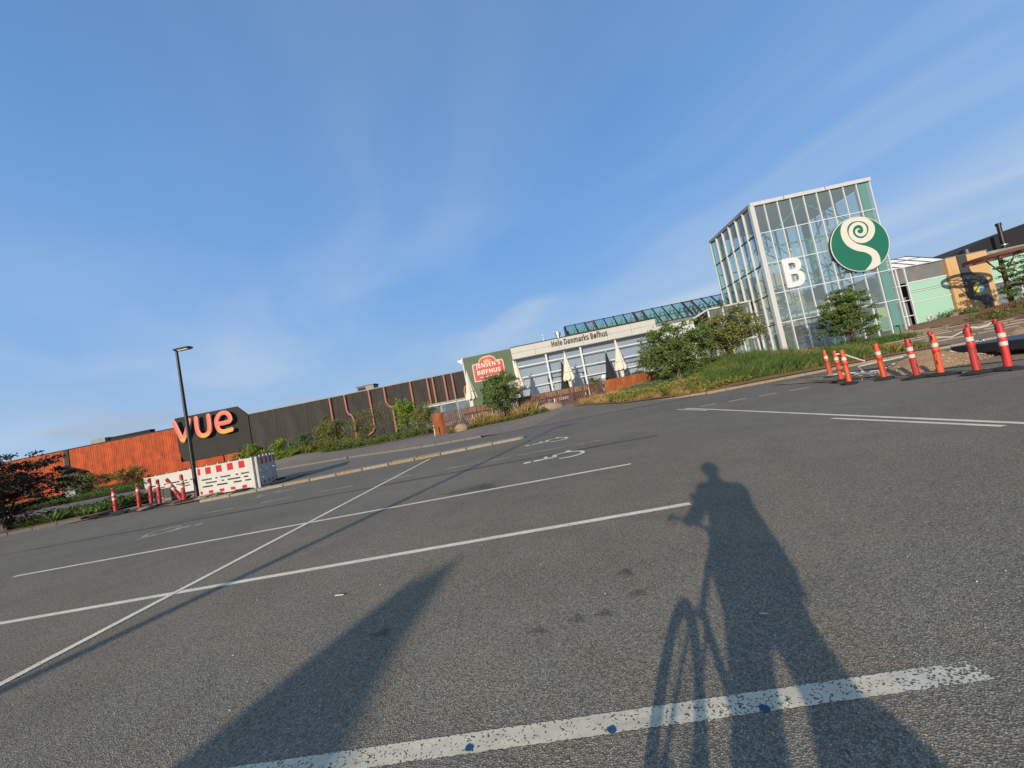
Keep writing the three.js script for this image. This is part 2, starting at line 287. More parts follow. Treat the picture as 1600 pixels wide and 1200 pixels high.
// kerbs built stone by stone
function kerbRun(label, pts, m, len = 0.95, w = 0.14, top = 0.12, yFn = () => 0) {
  const t = tag(new THREE.Group(), label, null, null, 'structure'); t.name = num('kerb'); scene.add(t); const r = rng(pts.length * 91 + Math.round(pts[0][0] * 7) + 400);
  for (let i = 1; i < pts.length; i++) {
    const [ax, af] = pts[i - 1], [bx, bf] = pts[i], L = Math.hypot(bx - ax, bf - af), n = Math.max(1, Math.round(L / len)), ang = Math.atan2(bf - af, bx - ax);
    for (let k = 0; k < n; k++) {
      const q = (k + 0.5) / n, g = rbox(L / n - 0.014, top + 0.2, w, 0.018); boxUV(g);
      const s = mesh('kerb_stone', g, m, t); const x = lerp(ax, bx, q), f = lerp(af, bf, q);
      s.position.set(x, yFn(x, f) + top / 2 - 0.1 + (r() - 0.5) * 0.012, -f); s.rotation.set((r() - 0.5) * 0.02, ang + (r() - 0.5) * 0.012, (r() - 0.5) * 0.01);
    }
  }
}
kerbRun('pale kerb along the foot of the planted bank', [[2.5, 27.0], [3.6, 25.0], [5.7, 22.8], [7.2, 21.4], [8.6, 20.65], [18.6, 20.6]], mat.kerbBrick, 1.0, 0.16, 0.13);
kerbRun('grey kerb along the brown plaza', [[18.6, 20.6], [42, 20.6]], mat.kerb, 1.0, 0.16, 0.13);
kerbRun('grey kerb of the footway before the restaurant', [[-32, 37.95], [-20.6, 27.95], [-13, 25.15], [-7, 21.45], [-3.4, 20.6]], mat.kerbMid, 1.0, 0.10, 0.115);
kerbRun('dark kerb of the bed under the purple tree', [[-40, 15.9], [-24.2, 15.75], [-21.2, 16.2]], mat.kerbDark, 1.0, 0.16, 0.15);
// long narrow traffic island between the bays and the lane
{
  const t = tag(new THREE.Group(), 'long narrow traffic island of tan kerb stones', null, null, 'structure'); t.name = num('traffic_island'); scene.add(t);
  const r = rng(5), A = [-13.4, 14.35], Bp = [-1.1, 15.35], L = Math.hypot(Bp[0] - A[0], Bp[1] - A[1]), ang = Math.atan2(Bp[1] - A[1], Bp[0] - A[0]), n = 12;
  const core = mesh('island_fill', boxUV(new THREE.BoxGeometry(L - 0.3, 0.1, 0.26)), mat.kerbBrick, t); core.position.set((A[0] + Bp[0]) / 2, 0.045, -(A[1] + Bp[1]) / 2); core.position.y = 0.03; core.rotation.y = ang;
  for (const s of [-1, 1]) for (let k = 0; k < n; k++) {
    const q = (k + 0.5) / n, st = mesh('kerb_stone', boxUV(rbox(L / n - 0.02, 0.3, 0.17, 0.03)), r() < 0.6 ? mat.kerbBrick : mat.kerb, t);
    st.position.set(lerp(A[0], Bp[0], q) - Math.sin(ang) * s * 0.2, -0.055 + (r() - 0.5) * 0.014, -(lerp(A[1], Bp[1], q) + Math.cos(ang) * s * 0.2)); st.rotation.y = ang + (r() - 0.5) * 0.015;
  }
  for (const [e, s] of [[A, 1], [Bp, 1]]) { const c = mesh('kerb_stone', boxUV(new THREE.CylinderGeometry(0.28, 0.29, 0.28, 14)), mat.kerb, t); c.position.set(e[0], -0.048, -e[1]); }
}
// the construction strip of tan earth under the barriers
structure('path', sheet(-21.5, -11.6, 40, (x) => 14.75 + 0.9 * sstep(-14, -19, x) + 0.12 * Math.sin(x * 3), (x) => 18.4 + 0.1 * Math.sin(x * 2.3), 8, (x, f) => 0.02 + 0.05 * fbm(x * 2, f * 2, 8, 3)), M([1.15, 1.05, 0.95], 0.97, { map: rep(earthMap, 0.6), bumpMap: rep(soilBump, 0.6), bumpScale: 0.03 }), 'strip of bare tan earth dug up under the site barriers');
structure('path', sheet(10.4, 20, 40, (x) => 10.6 + 0.5 * fbm(x * 1.3, 2, 5, 3) + 3.0 * sstep(12.4, 10.4, x), (x) => 17.6 + 0.8 * fbm(x, 7, 6, 3), 16, (x, f) => 0.012 + 0.03 * fbm(x * 2, f * 2, 9, 3) * sstep(9.9, 11.5, f)), M([1.25, 1.22, 1.18], 0.97, { map: rep(earthMap, 0.6), bumpMap: rep(soilBump, 0.6), bumpScale: 0.02 }), 'gritty dug up strip around the gravel heap');

// ---------------------------------------------------------------- painted markings
const lineSeen = {};
function line(x0, f0, x1, f1, w, m, label, y = 0.004) {
  const L = Math.hypot(x1 - x0, f1 - f0), g = new THREE.PlaneGeometry(L, w, Math.max(1, Math.round(L)), 1).rotateX(-Math.PI / 2), uv = g.attributes.uv, o = Math.abs(x0 * 0.37 + f0 * 0.61) % 1;
  for (let i = 0; i < uv.count; i++) uv.setX(i, uv.getX(i) * L / 2 + o);
  g.rotateY(Math.atan2(f1 - f0, x1 - x0)).translate((x0 + x1) / 2, y, -(f0 + f1) / 2);
  return structure('painted_line', g, m, label);
}
line(-10.4, 1.655, 1.16, 1.655, 0.112, mat.paintWorn, 'worn white bay line with three blue paint dots', 0.002);
line(1.16, 1.655, 1.47, 1.655, 0.112, mat.paintGone, 'almost worn away end of the white bay line', 0.002);
line(-10.4, 4.21, 1.33, 4.16, 0.10, mat.paint, 'second white bay line with a pale clean edge', 0.0025);
line(-10.3, 6.70, 1.32, 6.68, 0.10, mat.paint, 'third white bay line crossing the oil stain');
line(-4.53, -3, -4.40, 14.2, 0.10, mat.paint, 'long white line through the middle of the bays', 0.0065);
line(-4.75, 10.62, -3.9, 10.60, 0.10, mat.paintGone, 'faded stub of a bay line by the long line');
for (const [a, b] of [[-2.9, -2.2], [-2.0, -1.05], [-0.85, 0.45], [0.75, 1.05], [1.15, 1.4]]) line(a, 10.48, b, 10.46, 0.09, mat.paintGone, 'broken faded white line of a wide disabled bay');
for (const [a, b] of [[-10.2, -9.2], [-8.4, -7.4], [-6.6, -5.6]]) line(a, 10.66, b, 10.62, 0.09, mat.paintGone, 'broken faded white line across the far bays');
line(5.38, 15.0, 5.55, 2.0, 0.11, mat.paint, 'long white line along the driving aisle');
line(5.20, 7.45, 5.32, 4.95, 0.10, mat.paint, 'short second white line beside the aisle line');
line(5.15, 15.2, 5.25, 12.8, 0.09, mat.paint, 'short white dash at the far end of the aisle line');
for (let k = 0; k < 4; k++) line(5.75 + k * 0.93 + k * 0.05, 14.6 - k * 0.16, 6.3 + k * 1.0, 14.55 - k * 0.17, 0.12, mat.paint, 'white give way dash across the aisle mouth');
line(11.6, 8.75, 16, 10.2, 0.08, mat.paintGone, 'faint white line beside the dark slab');
line(-60, 27.0, -21, 20.6, 0.14, mat.paintGone, 'faint white edge line on the far road');
line(-13.9, 19.2, -10.4, 18.9, 0.12, mat.paintGone, 'short faint lane line behind the barrier');
for (const [x, f] of [[-0.56, 1.63], [0.03, 1.62], [0.63, 1.62]]) { const g = new THREE.CircleGeometry(0.019, 18), p = g.attributes.position, r = rng(Math.round(x * 100) + 90); for (let i = 1; i < p.count - 1; i++) { const k = 0.8 + 0.35 * r(); p.setXY(i, p.getX(i) * k, p.getY(i) * k); } p.setXY(p.count - 1, p.getX(1), p.getY(1)); structure('paint_dot', g.rotateX(-Math.PI / 2).translate(x, 0.0036, -f), mat.bluePaint, 'round blue survey paint dot on the worn white line'); }
// wheelchair symbols: head, back, seat, leg and an open wheel
function wheelchair(x, f, dir, s, m, label) {
  const stroke = (pts, w) => { const out = []; for (let i = 1; i < pts.length; i++) { const [a, b] = [pts[i - 1], pts[i]], L = Math.hypot(b[0] - a[0], b[1] - a[1]); out.push(new THREE.PlaneGeometry(L + w * 0.7, w).rotateZ(Math.atan2(b[1] - a[1], b[0] - a[0])).translate((a[0] + b[0]) / 2, (a[1] + b[1]) / 2, i * 0.0006)); } return out; };
  const arc = []; for (let k = 0; k <= 18; k++) { const a = (150 + k * 13.5) * DEG; arc.push([-0.02 + 0.36 * Math.cos(a), -0.28 + 0.36 * Math.sin(a)]); }
  const geo = [new THREE.CircleGeometry(0.10, 16).translate(-0.08, 0.66, 0), ...stroke([[-0.06, 0.46], [-0.02, 0.02]], 0.15), ...stroke([[-0.04, 0.24], [0.26, 0.22]], 0.09), ...stroke([[-0.02, 0.02], [0.30, 0.0], [0.46, -0.36], [0.60, -0.33]], 0.11), ...stroke(arc, 0.10)];
  const g = merge(geo).scale(s, s, 1).rotateX(-Math.PI / 2).rotateY(dir * Math.PI / 2).translate(x, 0.0045, -f);
  const uv = g.attributes.uv, p = g.attributes.position; for (let i = 0; i < uv.count; i++) uv.setXY(i, p.getX(i) * 0.5, 0.5 + 0.25 * Math.sin(p.getZ(i) * 3));
  structure('wheelchair_symbol', g, m, label);
}
wheelchair(0.12, 8.98, 1, 1.0, mat.paint, 'white wheelchair symbol painted in the wide bay nearer the seam');
wheelchair(0.02, 12.55, 1, 1.0, mat.paint, 'white wheelchair symbol painted in the wide bay by the traffic island');
wheelchair(-9.2, 8.75, -1, 0.92, mat.paintGone, 'white wheelchair symbol across the long line from the seam');
wheelchair(-9.4, 12.7, -1, 0.92, mat.paintGone, 'white wheelchair symbol painted beside the site barrier');
// sealed joint and oil stains
{
  const pts = []; for (let k = 0; k <= 60; k++) { const x = lerp(-26, 2.6, k / 60); pts.push([x, 9.62 - 0.028 * (x + 6) + 0.05 * (fbm(x * 0.8, 3, 14, 3) - 0.5)]); }
  const g = new THREE.PlaneGeometry(1, 1, 60, 1), p = g.attributes.position; for (let i = 0; i < p.count; i++) { const k = i % 61, w = 0.025 + 0.085 * fbm(pts[k][0] * 2.2, 8, 15, 3); p.setXYZ(i, pts[k][0], 0.003, -(pts[k][1] + (i > 60 ? -w : w))); }
  g.computeVertexNormals(); structure('asphalt_seam', g, M([0.075, 0.070, 0.066], 0.9, { map: rep(speck, 1) }), 'dark tarred seam across the parking bays');
}
const stainA = tex(256, 256, (u, v) => { const r = Math.hypot(u - 0.5, v - 0.5) * 2, n = fbm(u * 6, v * 6, 501, 5), gr = fbm(u * 70, v * 70, 502, 2), a = r < 0.95 ? sstep(0.85, 0.45, r + (n - 0.5) * 1.3) * (0.45 + 0.55 * sstep(0.35, 0.6, fbm(u * 14, v * 14, 507, 3))) * (gr > 0.42 ? 0.42 : 0.14) : 0; return [a, a, a]; }, false);
const stainM = M([0.030, 0.027, 0.024], 0.85, { alphaMap: stainA, transparent: true });
for (const [x, f, rx, rz, l] of [[-1.45, 7.0, 0.75, 0.42, 'oval oil stain touching the third bay line'], [0.38, 2.9, 0.085, 0.085, 'small oil spot beside the shadow of the handlebar'], [0.39, 2.60, 0.09, 0.06, 'small oil spot closer to the worn line'], [-0.03, 2.42, 0.07, 0.07, 'left of a pair of small oil drips'], [0.14, 2.43, 0.08, 0.07, 'right of a pair of small oil drips'], [-0.27, 2.36, 0.09, 0.06, 'faint oil drip beside the pair'], [-1.36, 2.62, 0.11, 0.07, 'dark mark inside the tapering shadow'], [9.6, 9.2, 1.1, 0.16, 'dark scuff before the row of bollards']])
  structure('oil_stain', new THREE.PlaneGeometry(rx * 2, rz * 2).rotateX(-Math.PI / 2).translate(x, 0.0016, -f), stainM, l.replace(/^(left|right) of a pair/, (s, a) => a === 'left' ? 'first of a pair' : 'second of a pair'));
// scraps on the asphalt
const scrap = (name, label, cat, x, f, g, m) => { const o = tag(mesh(name, g, m), label, cat); o.position.set(x, 0.012, -f); return o; };
scrap('cigarette_butt', 'cigarette end lying beside the second bay line', 'cigarette butt', -2.05, 3.34, bar([-0.042, 0, 0.003], [0.042, 0, -0.006], 0.0045), mat.logoCream);
scrap('cigarette_butt', 'cigarette end lying inside the shadow of the cyclist', 'cigarette butt', 0.95, 2.18, bar([-0.018, 0, 0.004], [0.018, 0, -0.004], 0.0045), mat.reflective);
{ const r = rng(61), list = []; for (let k = 0; k < 70; k++) { const f = 1.5 + 7 * r() * r(), x = (r() - 0.5) * (3 + f * 2.4), s = 0.0025 + 0.005 * r() * r(); list.push(new THREE.DodecahedronGeometry(s, 0).rotateX(r() * 3).rotateY(r() * 3).translate(x, 0.006, -f)); } const o = mesh('gravel', list, M([0.42, 0.41, 0.38], 0.9)); tag(o, 'pale loose chippings scattered over the asphalt', 'gravel', null, 'stuff'); }
// ================================================================ vegetation
function leafMat(rgb) { return new THREE.MeshPhysicalMaterial({ color: new THREE.Color().setRGB(...rgb), roughness: 0.75, transmission: 0.22, thickness: 0, side: THREE.DoubleSide, vertexColors: true, specularIntensity: 0.3 }); }
const leaf = { mid: leafMat([0.095, 0.145, 0.038]), dark: leafMat([0.075, 0.115, 0.032]), bright: leafMat([0.17, 0.25, 0.035]), olive: leafMat([0.15, 0.165, 0.052]), yellow: leafMat([0.185, 0.19, 0.045]), purple: leafMat([0.042, 0.036, 0.024]), grass: leafMat([0.075, 0.125, 0.034]), straw: leafMat([0.36, 0.26, 0.11]), blue: leafMat([0.10, 0.16, 0.075]) };
class Leaves { // gathers small folded leaves
  constructor() { this.p = []; this.c = []; }
  add(x, y, z, dx, dy, dz, len, w, tint, r) {
    // leaf axis d, random side vector
    let sx = r() - 0.5, sy = r() - 0.5, sz = r() - 0.5; const dt = sx * dx + sy * dy + sz * dz; sx -= dt * dx; sy -= dt * dy; sz -= dt * dz; const n = Math.hypot(sx, sy, sz) || 1; sx *= w / n; sy *= w / n; sz *= w / n;
    const mx = x + dx * len * 0.45, my = y + dy * len * 0.45, mz = z + dz * len * 0.45, ex = x + dx * len, ey = y + dy * len - len * 0.12, ez = z + dz * len;
    this.p.push(x, y, z, mx + sx, my + sy, mz + sz, ex, ey, ez, x, y, z, ex, ey, ez, mx - sx, my - sy + w * 0.3, mz - sz);
    for (let i = 0; i < 6; i++) this.c.push(...tint);
  }
  geo() { const g = new THREE.BufferGeometry(); g.setAttribute('position', new THREE.Float32BufferAttribute(this.p, 3)); g.setAttribute('color', new THREE.Float32BufferAttribute(this.c, 3)); g.setAttribute('uv', new THREE.Float32BufferAttribute(new Float32Array(this.p.length / 3 * 2), 2)); g.computeVertexNormals(); return g; }
}
const unit = (r) => { const a = r() * 2 * Math.PI, z = r() * 2 - 1, s = Math.sqrt(1 - z * z); return [s * Math.cos(a), z, s * Math.sin(a)]; };
// crown: clumps spread in a squashed uneven volume; returns clump centres for the limbs
function makeTree(name, label, cat, [x, y, f], o, group) {
  const r = rng(o.seed), t = thing(name, label, cat, [x, y, f], r() * 6.28, group), L = new Leaves(), cl = [];
  const { h, rx, rz = rx, base = 0.25, n = 60, per = 60, leafLen = 0.13, spread = 0.32, droop = 0, layered = 0, stems = 1, open = 0 } = o;
  const y0 = h * base, cy = (h + y0) / 2, ry = (h - y0) / 2;
  for (let k = 0; k < n; k++) {
    const d = unit(r), q = Math.pow(r(), open ? 0.42 : 0.55), lump = 0.78 + 0.42 * fbm(d[0] * 2 + 5, d[1] * 2 + d[2] * 2 + 5, o.seed, 3);
    let px = d[0] * rx * q * lump, py = d[1] * ry * q * lump, pz = d[2] * rz * q * lump;
    if (o.cone) { const tt = (py + ry) / (2 * ry), s = lerp(1.12, 0.55, tt); px *= s; pz *= s; }
    if (layered) py = Math.round(py / layered) * layered + (r() - 0.5) * layered * 0.4;
    cl.push([px, cy + py, pz, 0.75 + 0.5 * r()]);
  }
  for (const [px, py, pz, sz] of cl) {
    const ct = 0.82 + 0.36 * r(), m = Math.round(per * (0.7 + 0.6 * r()));
    for (let i = 0; i < m; i++) {
      const d = unit(r), q = Math.pow(r(), 0.6) * spread * sz, fl = layered ? 0.35 : 0.8, a = unit(r); a[1] = a[1] * 0.7 + 0.15 - droop; const an = Math.hypot(...a) || 1;
      const v = ct * (0.8 + 0.4 * r()), yel = 1 + 0.25 * (r() - 0.4);
      L.add(px + d[0] * q, py + d[1] * q * fl, pz + d[2] * q, a[0] / an, a[1] / an, a[2] / an, leafLen * (0.45 + 1.0 * r()), leafLen * (0.2 + 0.16 * r()), [v * yel, v, v * 0.9], r);
    }
  }
  const wood = [], tr = o.trunk ?? h * 0.022, stemTops = [];
  for (let s = 0; s < stems; s++) {
    const a = (s / stems) * 6.28 + r(), lean = stems > 1 ? 0.22 : 0.04, top = [Math.cos(a) * lean * h * 0.5, cy * 0.95, Math.sin(a) * lean * h * 0.5], k = [top[0] * 0.35 + (r() - 0.5) * 0.06, cy * 0.42, top[2] * 0.35 + (r() - 0.5) * 0.06];
    const b0 = stems > 1 ? [Math.cos(a) * tr * 1.3, -0.1, Math.sin(a) * tr * 1.3] : [0, -0.1, 0];
    wood.push(bar([b0[0], b0[1], -b0[2]], [k[0], k[1], -k[2]], tr, tr * 0.72, 7), bar([k[0], k[1], -k[2]], [top[0], top[1], -top[2]], tr * 0.72, tr * 0.3, 6)); stemTops.push([k, top]);
  }
  mesh('trunk', wood, o.bark ?? mat.bark, t);
  const limbs = []; cl.forEach(([px, py, pz], i) => { if (i % (open ? 1 : 2)) return; const [k, top] = stemTops[i % stems], q = Math.min(1, Math.max(0, (py * 0.75 - k[1]) / (top[1] - k[1]))), b = k.map((v, j) => lerp(v, top[j], q)); limbs.push(bar([b[0], b[1], -b[2]], [px, py, -pz], tr * 0.28, tr * 0.08, 4)); });
  mesh('limbs', limbs, o.bark ?? mat.bark, t);
  mesh('crown', L.geo(), o.leaf ?? leaf.mid, t);
  return t;
}
// the multi-stemmed trees and bushes on the bank
makeTree('broadleaf_tree', 'broad round green tree on the bank beside the rusty curved wall', 'tree', [9.1, landBed(9.1, 25), 25], { seed: 11, h: 4.0, rx: 2.45, rz: 2.1, base: 0.03, n: 230, per: 66, leafLen: 0.15, spread: 0.36, stems: 4, trunk: 0.075, leaf: leaf.mid, bark: mat.barkPale });
makeTree('broadleaf_tree', 'looser green tree behind the round one on the bank', 'tree', [13.3, landBed(13.3, 27), 27], { seed: 12, h: 4.0, rx: 2.75, rz: 1.8, base: 0.15, n: 170, per: 58, leafLen: 0.15, spread: 0.33, stems: 3, trunk: 0.07, open: 1, leaf: leaf.olive });
makeTree('beech_tree', 'layered green tree before the glass tower front', 'tree', [24.5, hgt(24.5, 31), 31], { seed: 13, h: 4.75, rx: 2.6, rz: 2.1, base: 0.03, n: 210, per: 62, leafLen: 0.16, spread: 0.36, layered: 0.2, stems: 5, trunk: 0.06, cone: 1, leaf: leaf.mid });
makeTree('broadleaf_tree', 'bushy green tree before the red restaurant badge', 'tree', [-2.75, hgt(-2.75, 29.6), 29.6], { seed: 14, h: 3.95, rx: 1.85, base: 0.12, n: 170, per: 60, leafLen: 0.14, spread: 0.33, stems: 3, trunk: 0.06, leaf: leaf.mid, bark: mat.barkPale });
makeTree('purple_tree', 'dark purple leaved tree in the low bed beside the car park', 'tree', [-26.0, 0.14, 16.9], { seed: 15, h: 3.75, rx: 2.6, rz: 2.2, base: 0.03, n: 200, per: 56, leafLen: 0.14, spread: 0.36, layered: 0.3, stems: 4, trunk: 0.07, open: 1, leaf: leaf.purple });
makeTree('bright_tree', 'bright green young tree before the copper pipes', 'tree', [-15.5, hgt(-15.5, 44), 44], { seed: 16, h: 4.6, rx: 1.7, base: 0.18, n: 80, per: 58, leafLen: 0.18, spread: 0.42, leaf: leaf.bright, trunk: 0.06 });
makeTree('bare_tree', 'thin half bare tree between two copper pipes', 'tree', [-18.4, hgt(-18.4, 44), 44], { seed: 17, h: 5.2, rx: 1.7, base: 0.25, n: 60, per: 14, leafLen: 0.12, spread: 0.4, open: 1, stems: 3, trunk: 0.05, leaf: leaf.olive });
makeTree('shrub', 'large olive green shrub at the cinema wall', 'shrub', [-24.9, hgt(-24.9, 44), 44], { seed: 18, h: 3.9, rx: 2.7, base: 0.02, n: 120, per: 56, leafLen: 0.17, spread: 0.45, stems: 4, trunk: 0.04, leaf: leaf.olive, rz: 1.8 });
makeTree('shrub', 'loose airy shrub between the bent copper pipes', 'shrub', [-21.6, hgt(-21.6, 45), 45], { seed: 19, h: 4.0, rx: 1.9, base: 0.1, n: 70, per: 34, leafLen: 0.15, spread: 0.42, open: 1, stems: 4, trunk: 0.035, leaf: leaf.olive });
makeTree('shrub', 'dark low shrub against the blank dark wall', 'shrub', [-28.2, hgt(-28.2, 43.5), 43.5], { seed: 20, h: 2.3, rx: 1.5, base: 0.02, n: 50, per: 50, leafLen: 0.16, spread: 0.4, stems: 3, trunk: 0.03, leaf: leaf.blue });
makeTree('shrub', 'small light green shrub behind the site barrier corner', 'shrub', [-34.5, hgt(-34.5, 44), 44], { seed: 21, h: 2.6, rx: 1.2, base: 0.05, n: 42, per: 48, leafLen: 0.17, spread: 0.4, stems: 3, trunk: 0.03, leaf: leaf.bright });
makeTree('shrub', 'upright light green shrub past the site barrier corner', 'shrub', [-31.9, hgt(-31.9, 44.5), 44.5], { seed: 22, h: 2.5, rx: 0.85, base: 0.05, n: 34, per: 48, leafLen: 0.16, spread: 0.36, stems: 3, trunk: 0.03, leaf: leaf.bright });
makeTree('shrub', 'dark spreading shrub under the black sign panel', 'shrub', [-36.8, hgt(-36.8, 45), 45], { seed: 23, h: 2.0, rx: 1.4, base: 0.02, n: 40, per: 48, leafLen: 0.17, spread: 0.42, stems: 3, trunk: 0.03, leaf: leaf.mid });
makeTree('shrub', 'olive shrub rising behind the curved rusty panel', 'shrub', [-11.1, hgt(-11.1, 36.5), 36.5], { seed: 24, h: 3.5, rx: 1.35, base: 0.12, n: 58, per: 50, leafLen: 0.14, spread: 0.36, stems: 3, trunk: 0.04, leaf: leaf.olive });
makeTree('shrub', 'dark shrub between bright tree and curved rusty panel', 'shrub', [-12.9, hgt(-12.9, 42), 42], { seed: 25, h: 3.2, rx: 1.3, base: 0.02, n: 44, per: 44, leafLen: 0.15, spread: 0.4, stems: 3, trunk: 0.04, leaf: leaf.blue });
const wallTrees = [[-66.7, 50, 3.6, 2.2, 'small tree before the dark strip in the orange wall'], [-62.8, 50, 3.0, 1.95, 'small tree just past the dark strip in the orange wall'], [-57.3, 50, 2.7, 1.9, 'small tree near the black sign on the orange wall']];
wallTrees.forEach(([x, f, h, rx, l], i) => makeTree('round_tree', l, 'tree', [x, hgt(x, f), f], { seed: 31 + i, h, rx, base: 0.32, n: 52, per: 46, leafLen: 0.19, spread: 0.45, trunk: 0.05, leaf: leaf.olive, open: 1 }, 'small trees before the orange wall'));
makeTree('broadleaf_tree', 'green tree beside the round rusty pergola', 'tree', [38.6, hgt(38.6, 31.5) + 0.3, 31.5], { seed: 41, h: 3.9, rx: 2.0, base: 0.05, n: 110, per: 56, leafLen: 0.15, spread: 0.36, layered: 0.4, stems: 4, trunk: 0.05, leaf: leaf.mid });
makeTree('shrub', 'low dark green bush at the foot of the orange brick front', 'shrub', [36.0, hgt(36.0, 33.6), 33.6], { seed: 42, h: 0.95, rx: 1.1, rz: 0.8, base: 0.0, n: 34, per: 50, leafLen: 0.10, spread: 0.26, stems: 3, trunk: 0.02, leaf: leaf.mid });
makeTree('shrub', 'small dark bush beside the pale green glass', 'shrub', [36.6, hgt(36.6, 35.6), 35.6], { seed: 43, h: 0.9, rx: 1.5, rz: 0.7, base: 0.0, n: 34, per: 44, leafLen: 0.10, spread: 0.28, stems: 3, trunk: 0.02, leaf: leaf.dark });

// ---- plants nobody could count: blades and tufts
function tuftGeo(seed, n, len, w, spread, arch) {
  const r = rng(seed), L = new Leaves();
  for (let i = 0; i < n; i++) { const a = r() * 6.28, s = Math.sqrt(r()) * spread, o = 0.12 + arch * r(), d = [Math.cos(a) * o, 1, Math.sin(a) * o], q = Math.hypot(...d), v = 0.75 + 0.5 * r(); L.add(Math.cos(a + 1) * s, -0.03, Math.sin(a + 1) * s, d[0] / q, d[1] / q, d[2] / q, len * (0.6 + 0.7 * r()), w, [v * (1 + 0.2 * (r() - 0.4)), v, v * 0.9], r); }
  return L.geo();
}
function bushGeo(seed, n, len, rad) { const r = rng(seed), L = new Leaves(); for (let i = 0; i < n; i++) { const d = unit(r), q = rad * Math.pow(r(), 0.4), a = unit(r), v = 0.75 + 0.5 * r(); a[1] = Math.abs(a[1]); L.add(d[0] * q, rad * 0.7 + d[1] * q * 0.75, d[2] * q, ...a, len * (0.7 + 0.6 * r()), len * 0.3, [v * (1 + 0.25 * (r() - 0.4)), v, v * 0.9], r); } return L.geo(); }
function scatter(name, label, cat, geo, material, n, seed, place, sMin = 0.7, sMax = 1.3) {
  const im = new THREE.InstancedMesh(geo, material, n), r = rng(seed), m = new THREE.Matrix4(), q = new THREE.Quaternion(), c = new THREE.Color(); let k = 0;
  for (let i = 0; i < n * 6 && k < n; i++) { const p = place(r); if (!p) continue; const s = lerp(sMin, sMax, r()) * (p[3] ?? 1); q.setFromEuler(new THREE.Euler((r() - 0.5) * 0.25, r() * 6.28, (r() - 0.5) * 0.25)); m.compose(new THREE.Vector3(p[0], p[1], -p[2]), q, new THREE.Vector3(s, s * (0.8 + 0.4 * r()), s)); im.setMatrixAt(k, m); const v = (0.70 + 0.40 * r()) * (0.72 + 0.60 * fbm(p[0] * 0.8 + 7, p[2] * 0.8 + 7, seed, 3)); im.setColorAt(k, c.setRGB(v * (1 + 0.16 * (r() - 0.5)), v, v * (1 + 0.1 * (r() - 0.5)))); k++; }
  im.count = k; im.name = num(name); im.castShadow = im.receiveShadow = true; scene.add(im); return tag(im, label, cat, null, 'stuff');
}
const bedY = (x, f) => landBed(x, f) + 0.05;
const inIsland = (x, f) => x > 2.8 && x < 20.8 && f > islandFront(x) + 0.55;
scatter('grass', 'tall dark green grasses covering the bank', 'grass', tuftGeo(1, 26, 0.62, 0.012, 0.16, 0.75), leaf.grass, 3200, 71, (r) => { const x = 9.6 + 8.2 * r(), f = 21.6 + 10 * r(); return inIsland(x, f) && fbm(x * 0.5, f * 0.5, 4, 2) + 0.22 * sstep(14.5, 11, x) > 0.42 ? [x, bedY(x, f), f, 0.45 + 1.1 * fbm(x * 1.1 + 2, f * 1.1, 24, 3)] : null; });
scatter('grass', 'short brownish green grass on the upper bank', 'grass', tuftGeo(2, 24, 0.34, 0.012, 0.18, 0.9), leaf.olive, 3000, 72, (r) => { const x = 13 + 8 * r(), f = 21.4 + 12.5 * r(); return inIsland(x, f) ? [x, bedY(x, f), f] : null; });
scatter('grass', 'dry straw tufts mixed through the grass bank', 'grass', tuftGeo(22, 20, 0.5, 0.010, 0.16, 0.8), leaf.straw, 320, 78, (r) => { const x = 9.8 + 10.5 * r(), f = 21.6 + 11 * r(); return inIsland(x, f) && fbm(x * 0.6 + 3, f * 0.6, 14, 3) > 0.5 ? [x, bedY(x, f), f] : null; });
scatter('ground_cover', 'yellow green low plants at the point of the bank', 'ground cover', bushGeo(3, 60, 0.10, 0.24), leaf.yellow, 620, 73, (r) => { const x = 4.6 + 6.6 * r(), f = 21.4 + 6 * r(); return inIsland(x, f) && f < islandFront(x) + 3.2 && fbm(x * 0.9, f * 0.9, 6, 2) > 0.36 ? [x, bedY(x, f), f] : null; });
scatter('ground_cover', 'straw coloured dry grass along the island point', 'ground cover', tuftGeo(4, 22, 0.36, 0.010, 0.14, 0.9), leaf.straw, 700, 74, (r) => { const x = 2.8 + 6 * r(), f = 21.4 + 8 * r(); return x > 2.8 && f > islandFront(x) + 0.4 && f < 30.5 ? [x, bedY(x, f), f] : null; });
scatter('ground_cover', 'bluish green low shrubs below the round tree', 'ground cover', bushGeo(5, 60, 0.09, 0.26), leaf.blue, 170, 75, (r) => { const x = 5.6 + 4 * r(), f = 24.4 + 4 * r(); return inIsland(x, f) ? [x, bedY(x, f), f] : null; });
scatter('ground_cover', 'bright yellow green low shrubs under the layered tree', 'ground cover', bushGeo(6, 60, 0.10, 0.26), leaf.yellow, 150, 76, (r) => { const x = 18.6 + 2.6 * r(), f = 25 + 5 * r(); return [x, bedY(x, f), f]; });
scatter('grass', 'green grass strip below the layered tree', 'grass', tuftGeo(2, 24, 0.34, 0.012, 0.18, 0.9), leaf.grass, 900, 77, (r) => { const x = 18.4 + 8.5 * r(), f = 25.5 + 6 * r(); return f > 25.5 + (x - 18.4) * 0.35 ? [x, hgt(x, f) + 0.01, f] : null; });
scatter('ground_cover', 'bright ornamental grass clumps along the cinema bed front', 'ground cover', tuftGeo(7, 60, 0.95, 0.014, 0.34, 1.1), leaf.bright, 46, 81, (r) => { const x = -33 + 5 * r(), f = 40.5 + 1.6 * r(); return [x, hgt(x, f), f]; });
scatter('ground_cover', 'golden ornamental grass clumps before the olive shrub', 'ground cover', tuftGeo(8, 60, 1.0, 0.014, 0.34, 1.0), leaf.yellow, 64, 82, (r) => { const x = -26.6 + 6 * r(), f = 41 + 1.2 * r(); return [x, hgt(x, f), f]; });
